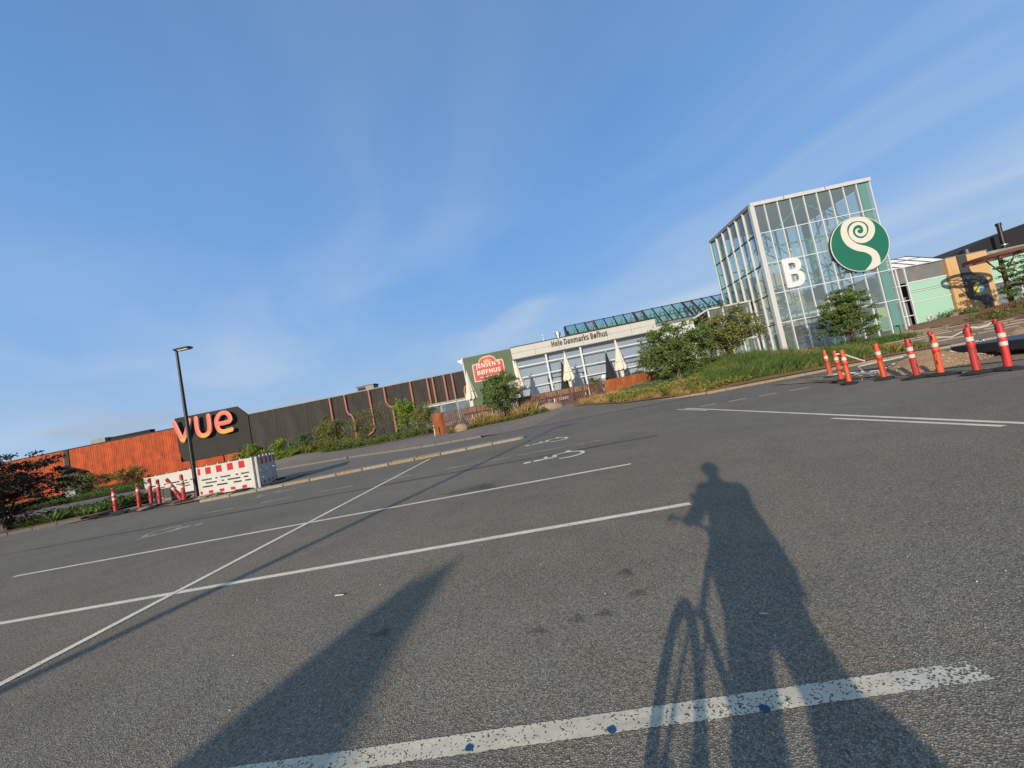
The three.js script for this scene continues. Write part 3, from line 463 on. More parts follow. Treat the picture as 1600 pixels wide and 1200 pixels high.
scatter('ground_cover', 'dense green ground cover below the copper pipes', 'ground cover', bushGeo(9, 70, 0.12, 0.34), leaf.mid, 520, 83, (r) => { const x = -23 + 12 * r(), f = 38 + 6 * r(); return [x, hgt(x, f), f]; });
scatter('ground_cover', 'dark green ground cover along the dark wall', 'ground cover', bushGeo(10, 70, 0.12, 0.36), leaf.blue, 560, 84, (r) => { const x = -45 + 24 * r(), f = 42.5 + 10 * r(); return [x, hgt(x, f), f]; });
scatter('ground_cover', 'yellowish low plants along the rusty slat fence', 'ground cover', bushGeo(12, 50, 0.08, 0.2), leaf.yellow, 300, 85, (r) => { const x = -7.2 + 7.6 * r(), f = 28.7 + 1.6 * r(); return [x, hgt(x, f) + 0.03, f]; });
scatter('grass', 'tall straw grasses at the foot of the slat fence', 'grass', tuftGeo(13, 30, 0.9, 0.010, 0.12, 0.45), leaf.straw, 46, 86, (r) => { const x = -5.3 + 5 * r(), f = 29.6 + 1 * r(); return [x, hgt(x, f) + 0.03, f]; });
scatter('grass', 'green grass verge along the orange wall', 'grass', tuftGeo(14, 22, 0.55, 0.018, 0.22, 0.9), leaf.grass, 2600, 87, (r) => { const x = -92 + 50 * r(), f = edge(x) + 0.4 + 6.5 * r(); return [x, hgt(x, f) + 0.03, f]; });
scatter('ground_cover', 'green low hedge plants along the orange wall verge', 'ground cover', bushGeo(15, 60, 0.14, 0.36), leaf.mid, 420, 88, (r) => { const x = -92 + 48 * r(), f = edge(x) + 1.2 + 3.5 * r(); return [x, hgt(x, f), f]; });
scatter('ground_cover', 'fern like green plants in the bed under the purple tree', 'ground cover', tuftGeo(16, 34, 0.5, 0.035, 0.12, 1.5), leaf.mid, 150, 89, (r) => { const x = -26 + 5 * r() * (0.4 + 0.6 * r()), f = 16.9 + 2.4 * r(); return [x, 0.14, f]; });
scatter('ground_cover', 'dark leafy plants at the end of the low bed', 'ground cover', bushGeo(17, 70, 0.10, 0.26), leaf.mid, 90, 90, (r) => { const x = -24.5 + 3.3 * r(), f = 17.4 + 2.6 * r(); return [x, 0.14, f]; });
scatter('ground_cover', 'brownish low plants on the bank by the pergola', 'ground cover', bushGeo(18, 60, 0.10, 0.26), leaf.olive, 260, 91, (r) => { const x = 32 + 12 * r(), f = 26.8 + 4 * r(); return [x, hgt(x, f) + 0.3 * sstep(31.5, 35, x), f]; });
// ================================================================ buildings
const font = await new FontLoader().loadAsync('fonts/droid/droid_sans_bold.typeface.json');
function text(s, size, depth = 0.05, sx = 1) { const g = new TextGeometry(s, { font, size, depth, curveSegments: 6, bevelEnabled: false }); g.computeBoundingBox(); const b = g.boundingBox; return g.translate(-(b.min.x + b.max.x) / 2, -b.min.y, 0).scale(sx, 1, 1); }
function shapeGeo(pts, depth, holes) { const s = new THREE.Shape(pts.map((p) => new THREE.Vector2(...p))); if (holes) for (const h of holes) s.holes.push(new THREE.Path(h.map((p) => new THREE.Vector2(...p)))); return new THREE.ExtrudeGeometry(s, { depth, bevelEnabled: false, curveSegments: 10 }); }
// trapezoid sheet cladding with real ribs, front at f, facing the car park
function cladding(x0, x1, y0, y1, f, pitch, depth) {
  const pts = [], n = Math.round((x1 - x0) / pitch), w = (x1 - x0) / n; for (let k = 0; k < n; k++) { const x = x0 + k * w; pts.push([x, 0], [x + w * 0.5, 0], [x + w * 0.62, depth], [x + w * 0.88, depth]); } pts.push([x1, 0]);
  const p = [], uv = [], ix = []; pts.forEach(([x, d], i) => { p.push(x, y0, -(f + d), x, y1, -(f + d)); uv.push(x, y0, x, y1); if (i) { const a = 2 * i - 2; ix.push(a, a + 2, a + 1, a + 1, a + 2, a + 3); } });
  const g = new THREE.BufferGeometry(); g.setAttribute('position', new THREE.Float32BufferAttribute(p, 3)); g.setAttribute('uv', new THREE.Float32BufferAttribute(uv, 2)); g.setIndex(ix); const q = g.toNonIndexed(); q.computeVertexNormals(); return q;
}
// ---------------------------------------------------------------- cinema
{
  const t = thing('cinema_building', 'long low cinema with orange and dark ribbed walls', 'building'); const F = 56.5;
  mesh('core', span(-98, -4, 0.1, 7.8, F + 0.25, F + 26), mat.roofDark, t);
  mesh('orange_cladding', cladding(-98, -75.7, 0.2, 8.05, F, 0.36, 0.035), mat.orange, t);
  mesh('orange_cladding', cladding(-74.9, -56.3, 0.2, 8.0, F, 0.36, 0.035), mat.orange, t);
  mesh('orange_cladding', cladding(-56.25, -49.4, 0.2, 2.6, F, 0.36, 0.035), mat.orange, t);
  mesh('orange_panel', span(-49.2, -44.5, 0.2, 2.6, F, F + 0.2), mat.orange, t);
  mesh('dark_strip', span(-75.7, -74.9, 0.2, 8.1, F - 0.12, F + 0.24), mat.darkWall, t);  // strip here and slant-topped block below, both in the dark cladding colour
  { const g = shapeGeo([[-74.9, 0.3], [-74.9, 5.3], [-72.0, 4.2], [-71.7, 0.3]], 1.4).translate(0, 0, -F + 0.01); mesh('dark_slant_block', g, mat.darkWall, t); mesh('grey_panel', span(-73.9, -72.9, 0.9, 2.9, F - 1.46, F - 1.41), mat.grey, t); }
  mesh('dark_cladding', cladding(-44.9, -5.2, 0.2, 7.85, F, 0.5, 0.025), mat.darkWall, t);
  mesh('coping', span(-98, -56.3, 8.05, 8.16, F - 0.08, F + 0.4), mat.blackMetal, t);
  mesh('coping', span(-44.9, -5.0, 7.85, 7.99, F - 0.1, F + 0.4), mat.midGrey, t);
  // black sign board with a rounded lower corner and a slanted upper corner
  { const s = new THREE.Shape(); s.moveTo(-56.3, 9.5); s.lineTo(-45.9, 9.42); s.lineTo(-44.4, 7.95); s.lineTo(-44.4, 2.5); s.lineTo(-54.6, 2.5); s.quadraticCurveTo(-56.3, 2.6, -56.3, 4.8); s.lineTo(-56.3, 9.5);
    const g = new THREE.ExtrudeGeometry(s, { depth: 0.10, bevelEnabled: true, bevelSize: 0.02, bevelThickness: 0.02, bevelSegments: 1 }).translate(0, 0, -F + 0.02); mesh('sign_board', g, mat.signBlack, t); }
  // letters: thick rounded strokes, colour printed from coral down to yellow
  const FL = F - 0.85, letter = (pts, w) => { const c = new THREE.CatmullRomCurve3(pts.map(([x, y]) => new THREE.Vector3(x, y, -FL)), false, 'catmullrom', 0.5), g = [new THREE.TubeGeometry(c, 40, w, 10, false)]; for (const e of [pts[0], pts.at(-1)]) g.push(new THREE.SphereGeometry(w, 12, 8).translate(e[0], e[1], -FL)); const q = merge(g); q.translate(0, 0, FL).scale(1, 1, 0.14).translate(0, 0, -FL); return q; };
  const lm = M([1, 1, 1], 0.5, { vertexColors: true });
  const grad = (g, y0, y1) => paint(g, (x, y) => { const k = sstep(y0, y1, y), b = sstep(0.45, 0.8, fbm(x * 1.3, y * 1.7, 17, 3)) * 0.35; return [0.60 - 0.06 * b, lerp(0.34, 0.10, k) + 0.04 * b, lerp(0.03, 0.06, k) + 0.04 * b]; });
  const vG = merge([letter([[-55.75, 8.75], [-55.2, 7.0], [-54.75, 5.75]], 0.36), letter([[-53.3, 8.75], [-54.0, 7.0], [-54.75, 5.75]], 0.36)]);
  const uG = letter([[-52.15, 8.8], [-52.2, 7.2], [-51.9, 6.25], [-51.1, 5.95], [-50.4, 6.3], [-50.15, 7.2], [-50.1, 8.8]], 0.36);
  const eG = letter([[-48.75, 7.25], [-47.6, 7.25], [-46.75, 7.4], [-46.75, 8.2], [-47.35, 8.75], [-48.2, 8.7], [-48.85, 8.0], [-48.95, 7.1], [-48.65, 6.25], [-47.9, 5.95], [-46.7, 6.05]], 0.35);
  for (const [g, n] of [[vG, 'sign_letter'], [uG, 'sign_letter'], [eG, 'sign_letter']]) { const l = mesh(n, grad(g, 5.4, 6.6), lm, t); mesh('standoff', box(0.1, 0.1, 0.75, g.boundingBox ? 0 : (g.computeBoundingBox(), (g.boundingBox.min.x + g.boundingBox.max.x) / 2), 6.9, F - 0.45), mat.black, l); }
  // copper down pipes
  const FP = F - 0.16, pipe = (pts) => { const p = mesh('copper_pipe', pathTube(pts.map(([x, y]) => [x, y, FP]), 0.16, 10, 5, 0.12), mat.copper, t); for (let k = 0; k < 3; k++) { const [x, y] = pts[Math.min(pts.length - 1, k)]; mesh('pipe_collar', new THREE.TorusGeometry(0.17, 0.025, 5, 12).rotateX(Math.PI / 2).translate(x, y - 0.35, -FP), mat.copper, p); } };
  pipe([[-31.1, 7.85], [-31.1, 5], [-31.1, 0.6]]); pipe([[-28.75, 7.85], [-28.7, 5.5], [-28.55, 4.95], [-28.1, 4.6], [-27.9, 4.0], [-27.9, 0.6]]);
  pipe([[-24.9, 7.85], [-24.9, 4], [-24.9, 2.3], [-25.2, 1.6], [-26.0, 1.15]]); pipe([[-22.5, 7.85], [-22.5, 5.6], [-22.3, 5.0], [-21.8, 4.6], [-21.65, 4.0], [-21.7, 0.6]]);
  for (const x of [-18.4, -15.78, -14.95, -13.2, -12.0]) pipe([[x, 7.85], [x, 4], [x, 0.6]]);
  pipe([[-10.2, 5.6], [-10.5, 5.0], [-10.5, 3], [-10.5, 0.6]]);
  const unit1 = mesh('roof_unit', span(-27.3, -24.6, 7.9, 8.75, F + 1.2, F + 3), mat.midGrey, t); for (let k = 0; k < 4; k++) mesh('louvre', span(-27.1, -25.9, 8.12 + k * 0.14, 8.2 + k * 0.14, F + 1.12, F + 1.2), mat.roofDark, unit1);
  mesh('unit_lid', span(-27.45, -24.4, 8.75, 8.85, F + 1.1, F + 3.1), mat.blackMetal, unit1);
  const unit2 = mesh('roof_unit', span(-73.5, -70.9, 7.9, 9.1, F + 2, F + 4), mat.midGrey, t); mesh('duct', span(-70.9, -63.5, 8.0, 9.0, F + 2.6, F + 3.4), mat.roofDark, unit2);
  // white low store front seen past the bright tree
  mesh('shop_front', span(-17.0, -6.8, 0.3, 3.9, F - 0.5, F + 0.02), mat.midGrey, t);
  for (let k = 0; k < 4; k++) { const w = mesh('window', span(-16.7 + k * 2.5, -14.5 + k * 2.5, 0.8, 3.5, F - 0.56, F - 0.5), mat.glassGrey, t); mesh('frame', span(-16.75 + k * 2.5, -14.45 + k * 2.5, 3.5, 3.6, F - 0.6, F - 0.5), mat.frame, w); for (let q = 0; q < 5; q++) mesh('blind_slat', span(-16.65 + k * 2.5, -14.55 + k * 2.5, 1.0 + q * 0.5, 1.22 + q * 0.5, F - 0.499, F - 0.48), mat.white, w); }
}
// ---------------------------------------------------------------- restaurant
{
  const t = thing('restaurant_building', 'restaurant with green sign wall, pale fascia and tall white framed windows', 'building'); const F = 37, yb = 0.5;
  mesh('core', [span(-6.3, 12.0, yb, 6.55, F + 1.4, F + 16), span(-6.3, -1.75, yb, 6.7, F + 0.3, F + 1.4)], mat.midGrey, t);
  mesh('green_wall', span(-6.5, -5.05, 2.0, 6.83, F - 0.02, F + 0.3), mat.green, t); mesh('green_wall', span(-5.04, -1.76, 3.75, 6.83, F - 0.04, F + 0.3), mat.green, t); mesh('green_wall', span(-5.04, -1.76, yb, 3.74, F + 0.02, F + 0.3), mat.midGrey, t);
  mesh('corner_trim', span(-6.62, -6.5, yb, 6.86, F - 0.05, F + 0.3), mat.white, t);
  // fascia panels, two courses
  for (let k = 0; k < 6; k++) for (let c = 0; c < 2; c++) mesh('fascia_panel', span(-1.72 + k * 2.315, -1.74 + (k + 1) * 2.315, 5.72 + c * 0.56, 5.70 + (c + 1) * 0.56, F - 0.30 + c * 0.012, F + 0.1), mat.cream, t);
  mesh('roof_edge', span(-1.75, 12.2, 6.84, 6.9, F - 0.36, F + 0.6), mat.blackMetal, t);
  mesh('soffit', span(-1.75, 12.15, 5.66, 5.71, F - 0.28, F + 0.6), mat.midGrey, t);
  // window wall
  const xs = [-1.68, 1.5, 4.85, 8.2, 12.1], ys = [yb, 1.75, 2.8, 3.82, 4.9, 5.66];
  mesh('blind', span(-1.7, 12.0, 3.3, 5.66, F + 0.5, F + 0.55), mat.blind, t); mesh('inner_wall', span(-1.7, 12.0, yb, 5.66, F + 1.2, F + 1.25), mat.blind, t); mesh('inner_floor', span(-1.7, 12.0, yb - 0.1, yb, F, F + 1.2), mat.grey, t);
  for (let i = 0; i < 4; i++) {
    for (let j = 0; j < 5; j++) mesh('pane', new THREE.PlaneGeometry(xs[i + 1] - xs[i] - 0.1, ys[j + 1] - ys[j] - 0.05).translate((xs[i] + xs[i + 1]) / 2, (ys[j] + ys[j + 1]) / 2, -F - 0.02), mat.glassGrey, t);
    for (let j = 1; j < 5; j++) mesh('transom', span(xs[i] + 0.08, xs[i + 1] - 0.08, ys[j] - 0.045, ys[j] + 0.045, F - 0.06, F + 0.05), mat.frame, t);
    const n = 26, pts = []; for (let k = 0; k <= n; k++) pts.push([lerp(xs[i] + 0.25, xs[i + 1] - 0.25, k / n), 0.05 * (k % 2)]); // pleated curtain
    const p = [], ix = []; pts.forEach(([x, d], k) => { p.push(x, 1.0, -(F + 0.3 + d), x, 3.6 - 0.4 * (i % 2), -(F + 0.3 + d)); if (k) { const a = 2 * k - 2; ix.push(a, a + 2, a + 1, a + 1, a + 2, a + 3); } });
    const g = new THREE.BufferGeometry(); g.setAttribute('position', new THREE.Float32BufferAttribute(p, 3)); g.setIndex(ix); const q = g.toNonIndexed(); q.computeVertexNormals(); q.setAttribute('uv', new THREE.Float32BufferAttribute(new Float32Array(q.attributes.position.count * 2), 2)); mesh('curtain', q, mat.curtain, t);
  }
  xs.forEach((x, i) => mesh('mullion', span(x - 0.08, x + 0.08, yb, 5.66, F - 0.09, F + 0.08), mat.frame, t));
  mesh('plinth', span(-1.75, 12.1, yb - 0.4, yb + 0.3, F - 0.12, F - 0.095), mat.white, t);
  // lettering on the fascia
  const s = text('Hele Danmarks Bøfhus', 0.56, 0.05, 1); s.computeBoundingBox(); const w = s.boundingBox.max.x - s.boundingBox.min.x; s.scale(5.35 / w, 1, 1).translate(4.9, 6.1, -F + 0.31); mesh('lettering', s, M([0.02, 0.02, 0.02], 0.6), t);
  mesh('chimney', [cyl(0.17, 0.17, 1.0, 3.2, 6.6, F + 2), cyl(0.3, 0.3, 0.34, 3.2, 7.45, F + 2)], mat.steel, t);
  const mast = mesh('antenna', [cyl(0.025, 0.02, 1.3, 1.65, 6.55, F + 1.8, 6), bar([1.65, 7.7, F + 1.8], [1.2, 7.86, F + 1.8], 0.02), bar([1.2, 7.86, F + 1.8], [0.85, 7.78, F + 1.8], 0.03)], mat.steel, t);
  const cam = mesh('security_camera', [span(-6.95, -6.6, 6.5, 6.62, F - 0.25, F - 0.1), span(-6.7, -6.6, 6.3, 6.5, F - 0.2, F - 0.12)], mat.steel, t);
}
{ // red badge sign
  const F = 37, t = thing('badge_sign', 'red restaurant badge sign with cream border and lettering', 'sign', [-4.17, 5.28, F - 0.06]);
  const outline = (k) => { const s = new THREE.Shape(), a = 1.45 * k + (k - 1) * 0.02, y0 = -0.92 * (k > 1 ? k * 1.04 : 1), y1 = 0.66 * (k > 1 ? 1.12 : 1); s.moveTo(-a, y0); s.lineTo(-a, y1 - 0.18); s.lineTo(-a + 0.1, y1); s.lineTo(-0.82 * k, y1 + 0.03); s.quadraticCurveTo(-0.72 * k, y1 + 0.5, -0.2, y1 + 0.54 * k); s.lineTo(0.2, y1 + 0.54 * k); s.quadraticCurveTo(0.72 * k, y1 + 0.5, 0.82 * k, y1 + 0.03); s.lineTo(a - 0.1, y1); s.lineTo(a, y1 - 0.18); s.lineTo(a, y0); s.lineTo(-a, y0); return s; };
  mesh('border', new THREE.ExtrudeGeometry(outline(1.07), { depth: 0.06, bevelEnabled: false }), M([0.50, 0.36, 0.27], 0.6), t);
  mesh('face', new THREE.ExtrudeGeometry(outline(1), { depth: 0.08, bevelEnabled: false }), M([0.36, 0.035, 0.032], 0.6), t);
  const cr = M([0.52, 0.49, 0.42], 0.6);
  for (const [word, y, ww] of [["JENSEN'S", 0.14, 2.45], ['BØFHUS', -0.42, 2.3]]) { const g = text(word, 0.42, 0.03); g.computeBoundingBox(); g.scale(ww / (g.boundingBox.max.x - g.boundingBox.min.x), 1, 1).translate(0, y, 0.08); mesh('lettering', g, cr, t); }
  mesh('bar', box(1.9, 0.07, 0.02, 0, -0.66, -0.09), cr, t);
  mesh('emblem', [shapeGeo([[-0.3, -0.2], [-0.36, 0.1], [-0.18, 0.02], [-0.1, 0.26], [0, 0.06], [0.1, 0.26], [0.18, 0.02], [0.36, 0.1], [0.3, -0.2]], 0.03)].map((g) => g.translate(0, 0.86, 0.08)), M([0.55, 0.22, 0.03], 0.5), t);
}
// ---------------------------------------------------------------- glazed ridge behind the restaurant
{
  const t = thing('glass_ridge_roof', 'long dark framed glass roof rising behind the restaurant fascia', 'glass roof'); const n = 17, x0 = 4.8, x1 = 24.4, f0 = 43.5, f1 = 46, y0 = 7.3, y1 = 9.45;
  const P = (x, k) => [x, lerp(y0, y1, k), lerp(f0, f1, k)];
  mesh('base_wall', span(x0, x1, 5.5, y0, f0, f1 + 4), mat.grey, t);
  for (let k = 0; k < n; k++) {
    const a = lerp(x0, x1, k / n), b = lerp(x0, x1, (k + 1) / n), L = Math.hypot(y1 - y0, f1 - f0);
    const p = mesh('pane', new THREE.PlaneGeometry(b - a - 0.1, L - 0.1), mat.glassTeal, t); p.position.set((a + b) / 2, (y0 + y1) / 2, -(f0 + f1) / 2); p.rotation.x = -Math.atan2(f1 - f0, y1 - y0);
    if (k % 5 === 2 || k === n - 1) mesh('opening_frame', [beam(P(a + 0.15, 0.12), P(a + 0.15, 0.95), 0.09, 0.12), beam(P(b - 0.15, 0.12), P(b - 0.15, 0.95), 0.09, 0.12), beam(P(a + 0.15, 0.95), P(b - 0.15, 0.95), 0.09, 0.12)], mat.rustWood, t);
  }
  for (let k = 0; k <= n; k++) { const x = lerp(x0, x1, k / n); mesh('rafter', beam(P(x, -0.02), P(x, 1.02), 0.09, 0.14), mat.blackMetal, t); }
  for (const k of [0, 0.38, 1]) mesh('purlin', beam(P(x0, k), P(x1, k), 0.08, 0.1), mat.blackMetal, t);
  for (let k = 0; k < n; k++) { const x = lerp(x0, x1, (k + 0.5) / n); mesh('inner_strut', beam([x - 0.5, y0 + 0.2, f1 - 0.2], [x + 0.4, y1 - 0.3, f1 - 0.1], 0.06, 0.06), mat.teal, t); }
  mesh('rear_panel', span(x0, x1, y0, y1 - 0.5, f1 + 0.6, f1 + 0.7), mat.tealDark, t); mesh('end_cheek', shapeGeo([[0, 0], [0, 0.1], [2.5, y1 - y0], [3.2, y1 - y0], [3.2, 0]], 0.12).rotateY(Math.PI / 2).translate(x0 - 0.15, y0, -f0), mat.blackMetal, t);
}
// ---------------------------------------------------------------- white link block and lobby
{
  const t = thing('link_building', 'low white block with glazed gable lobby joining restaurant and tower', 'building'), F = 38.5;
  mesh('wall', span(12.2, 16.2, 0.5, 6.25, F, F + 6), mat.white, t); mesh('wall', span(12.2, 22.0, 0.5, 6.2, F + 5, F + 9), mat.midGrey, t);
  mesh('roof', [span(17.9, 22.0, 6.84, 6.98, F - 0.15, F + 5)], mat.white, t); mesh('roof_slope', beam([16.1, 6.2, F - 0.05], [17.95, 6.95, F - 0.05], 0.12, 0.2), mat.white, t);
  mesh('door', [span(19.4, 20.8, 0.9, 3.1, F + 1.2, F + 1.3)], mat.grey, t);
  const xs = [16.25, 17.9, 19.3, 20.6, 21.9], ys = [0.8, 3.4, 5.4, 6.84];
  for (let i = 0; i < 4; i++) for (let j = 0; j < 3; j++) { if (i === 0 && j === 2) continue; mesh('pane', new THREE.PlaneGeometry(xs[i + 1] - xs[i] - 0.1, ys[j + 1] - ys[j] - 0.08).translate((xs[i] + xs[i + 1]) / 2, (ys[j] + ys[j + 1]) / 2, -F - 0.03), mat.glass, t); }
  xs.forEach((x, i) => mesh('mullion', span(x - 0.06, x + 0.06, 0.7, i ? 6.84 : 6.25, F - 0.06, F + 0.1), mat.frame, t));
  for (const y of [3.4, 5.4]) mesh('transom', span(16.3, 21.9, y - 0.05, y + 0.05, F - 0.04, F + 0.06), mat.frame, t);
  for (const x of [17.6, 18.3, 19.1]) mesh('column', cyl(0.16, 0.16, 2.6, x, 0.7, F - 0.8), mat.white, t);
}
// ---------------------------------------------------------------- the glass tower
{
  const t = thing('glass_tower', 'tall glass entrance tower with white frame and green steel inside', 'tower');
  const x0 = 22.15, x1 = 32.45, F = 35.4, B = 43.4, y0 = 0.95, y1 = 14.72, ys = [y0, 3.99, 6.67, 9.45, 12.26, y1];
  mesh('floor', span(x0, x1, y0 - 0.2, y0, F, B), mat.grey, t);
  mesh('ceiling', span(x0 + 0.1, x1 - 0.1, y1 + 0.02, y1 + 0.1, F + 0.1, B - 0.1), mat.tealDark, t);
  const roof = mesh('roof_edge', span(x0 - 0.12, x1 + 0.1, y1 + 0.1, y1 + 0.42, F - 0.14, F + 0.1), mat.white, t);
  mesh('roof_edge', [span(x0 - 0.14, x0 + 0.1, y1 + 0.1, y1 + 0.40, F + 0.1, B + 0.1), span(x1 - 0.1, x1 + 0.1, y1 + 0.1, y1 + 0.40, F + 0.1, B + 0.1), span(x0 + 0.1, x1 - 0.1, y1 + 0.1, y1 + 0.40, B - 0.1, B + 0.1)], mat.midGrey, t);
  for (const x of [25.0, 28.6]) mesh('joint', span(x, x + 0.03, y1 + 0.1, y1 + 0.44, F - 0.16, F - 0.14), mat.blackMetal, t);
  // front
  const n = 9, w = (x1 - x0) / n;
  for (let i = 0; i < n; i++) for (let j = 0; j < 5; j++) mesh('pane', new THREE.PlaneGeometry(w - 0.06, ys[j + 1] - ys[j] - 0.05).translate(x0 + (i + 0.5) * w, (ys[j] + ys[j + 1]) / 2, -F), mat.glass, t);
  for (let i = 1; i <= n; i++) { const x = x0 + i * w; mesh('mullion', span(x - 0.035, x + 0.035, y0, y1 + 0.1, F - 0.07, F + 0.06), mat.frame, t); }
  for (let j = 1; j < 5; j++) mesh('transom', span(x0 + 0.2, x1, ys[j] - 0.035, ys[j] + 0.035, F - 0.05, F + 0.05), mat.frame, t);
  mesh('corner_column', rbox(0.42, y1 - y0 + 0.3, 0.42, 0.08, x0 + 0.02, (y0 + y1) / 2 - 0.05, F + 0.02), mat.white, t);
  mesh('base_rail', span(x0 + 0.3, x1 + 0.1, y0 - 0.2, y0 + 0.12, F - 0.12, F - 0.06), mat.white, t);
  // side faces: deep white fins, thin dark rails
  const m = 6, d = (B - F) / m;
  for (let i = 0; i < m; i++) for (let j = 0; j < 5; j++) {
    mesh('pane', new THREE.PlaneGeometry(d - 0.06, ys[j + 1] - ys[j] - 0.05).rotateY(-Math.PI / 2).translate(x0, (ys[j] + ys[j + 1]) / 2, -(F + (i + 0.5) * d)), mat.glass, t);
    mesh('pane', new THREE.PlaneGeometry(d - 0.06, ys[j + 1] - ys[j] - 0.05).rotateY(Math.PI / 2).translate(x1, (ys[j] + ys[j + 1]) / 2, -(F + (i + 0.5) * d)), mat.glass, t);
  }
  for (let i = 1; i <= m; i++) { const f = F + i * d; mesh('fin', span(x0 - 0.17, x0 + 0.05, y0, y1 + 0.1, f - 0.04, f + 0.04), mat.white, t); mesh('mullion', span(x1 - 0.05, x1 + 0.08, y0, y1 + 0.1, f - 0.05, f + 0.05), mat.frame, t); }
  for (let j = 1; j < 5; j++) { mesh('side_rail', span(x0 - 0.08, x0 + 0.04, ys[j] - 0.05, ys[j] + 0.05, F + 0.3, B), mat.blackMetal, t); mesh('side_rail', span(x1 - 0.04, x1 + 0.04, ys[j] - 0.04, ys[j] + 0.04, F + 0.2, B), mat.frame, t); }
  // back glass above the mall roof, posts in teal
  for (let i = 0; i < n; i++) mesh('pane', new THREE.PlaneGeometry(w - 0.06, y1 - 7.6).translate(x0 + (i + 0.5) * w, (y1 + 7.6) / 2, -B), mat.glass, t);
  for (let i = 0; i <= n; i++) { const x = x0 + i * w; mesh('rear_post', span(x - 0.06, x + 0.06, 7.6, y1, B - 0.12, B + 0.06), i % 3 ? mat.frame : mat.teal, t); }
  mesh('rear_rail', span(x0, x1, 11.0, 11.12, B - 0.05, B + 0.1), mat.teal, t);
  mesh('rear_wall', span(x0, x1, y0, 7.6, B - 0.1, B + 0.2), M([0.34, 0.33, 0.28], 0.8, { map: rep(grunge, 0.3) }), t);
  mesh('inner_block', span(23.2, 27.4, y0, 9.6, B - 2.6, B - 0.6), M([0.40, 0.39, 0.34], 0.8, { map: rep(soft, 0.3) }), t);
  mesh('gallery', [span(x0 + 0.3, x1 - 0.4, 4.6, 4.9, B - 3.0, B - 0.12)], mat.white, t); mesh('gallery_rail', span(x0 + 0.3, x1 - 0.4, 4.9, 5.9, B - 3.0, B - 2.94), mat.glass, t);
  mesh('entrance_portal', [span(24.2, 27.6, 3.5, 3.9, F + 1.6, F + 3.5), span(24.2, 24.4, y0, 3.5, F + 1.6, F + 3.5), span(27.4, 27.6, y0, 3.5, F + 1.6, F + 3.5)], mat.midGrey, t);
  mesh('entrance_door', [span(24.5, 25.8, y0, 3.4, F + 1.9, F + 1.95), span(26.0, 27.3, y0, 3.4, F + 1.9, F + 1.95)], mat.blackMetal, t);
  // green steel: corner columns, chords and diagonals behind the glass
  const S = F + 1.0;
  mesh('steel_column', span(x1 - 0.85, x1 - 0.18, y0, y1, F + 0.1, F + 0.6), mat.teal, t);
  mesh('steel_column', span(x0 + 0.35, x0 + 0.75, y0, y1, B - 0.9, B - 0.4), mat.teal, t);
  mesh('steel_column', span(x1 - 0.9, x1 - 0.5, y0, y1, B - 0.9, B - 0.4), mat.teal, t);
  for (const y of [4.3, 7.4, 11.1]) mesh('steel_chord', beam([x0 + 0.3, y, S], [x1 - 0.6, y, S], 0.13, 0.13), mat.teal, t);
  for (const [a, b] of [[[22.5, 11.1], [27.2, 14.6]], [[27.2, 14.6], [31.8, 11.1]], [[22.5, 11.1], [27.2, 7.4]], [[27.2, 7.4], [31.8, 11.1]], [[22.5, 4.3], [27.2, 7.4]], [[27.2, 7.4], [31.8, 4.3]], [[22.5, 4.3], [24.2, 1.0]], [[31.8, 4.3], [29.0, 1.0]]]) mesh('steel_brace', bar([...a, S], [...b, S], 0.065, 0.065, 8), mat.teal, t);
  for (const [a, b] of [[[36, 11.1], [39.5, 14.6]], [[39.5, 14.6], [43, 11.1]], [[36, 11.1], [39.5, 7.4]], [[39.5, 7.4], [43, 11.1]], [[36, 4.3], [39.5, 7.4]], [[39.5, 7.4], [43, 4.3]]]) for (const x of [x0 + 0.7, x1 - 0.8]) mesh('steel_brace', bar([x, a[1], a[0]], [x, b[1], b[0]], 0.055, 0.055, 8), mat.teal, t);
  for (const [a, b] of [[[22.6, 8], [27.3, 14.4]], [[27.3, 14.4], [32, 8]]]) mesh('steel_brace', bar([...a, B - 0.7], [...b, B - 0.7], 0.055, 0.055, 8), mat.teal, t);
  // posters just behind the lowest glass
  const po = mesh('poster', span(30.55, 31.35, 1.5, 3.6, F + 0.08, F + 0.1), M([0.30, 0.36, 0.13], 0.6), t); mesh('poster_disc', new THREE.CircleGeometry(0.55, 24).translate(30.95, 2.2, -F - 0.06), M([0.09, 0.22, 0.14], 0.6), po);
  mesh('poster_disc', new THREE.CircleGeometry(0.6, 24).translate(32.05, 2.55, -F - 0.2), M([0.02, 0.14, 0.13], 0.6), po);
  mesh('poster_ring', new THREE.RingGeometry(0.3, 0.42, 24, 1, 0.6, 4.6).translate(30.3, 2.1, -F - 0.05), M([0.42, 0.44, 0.3], 0.6), po);
}
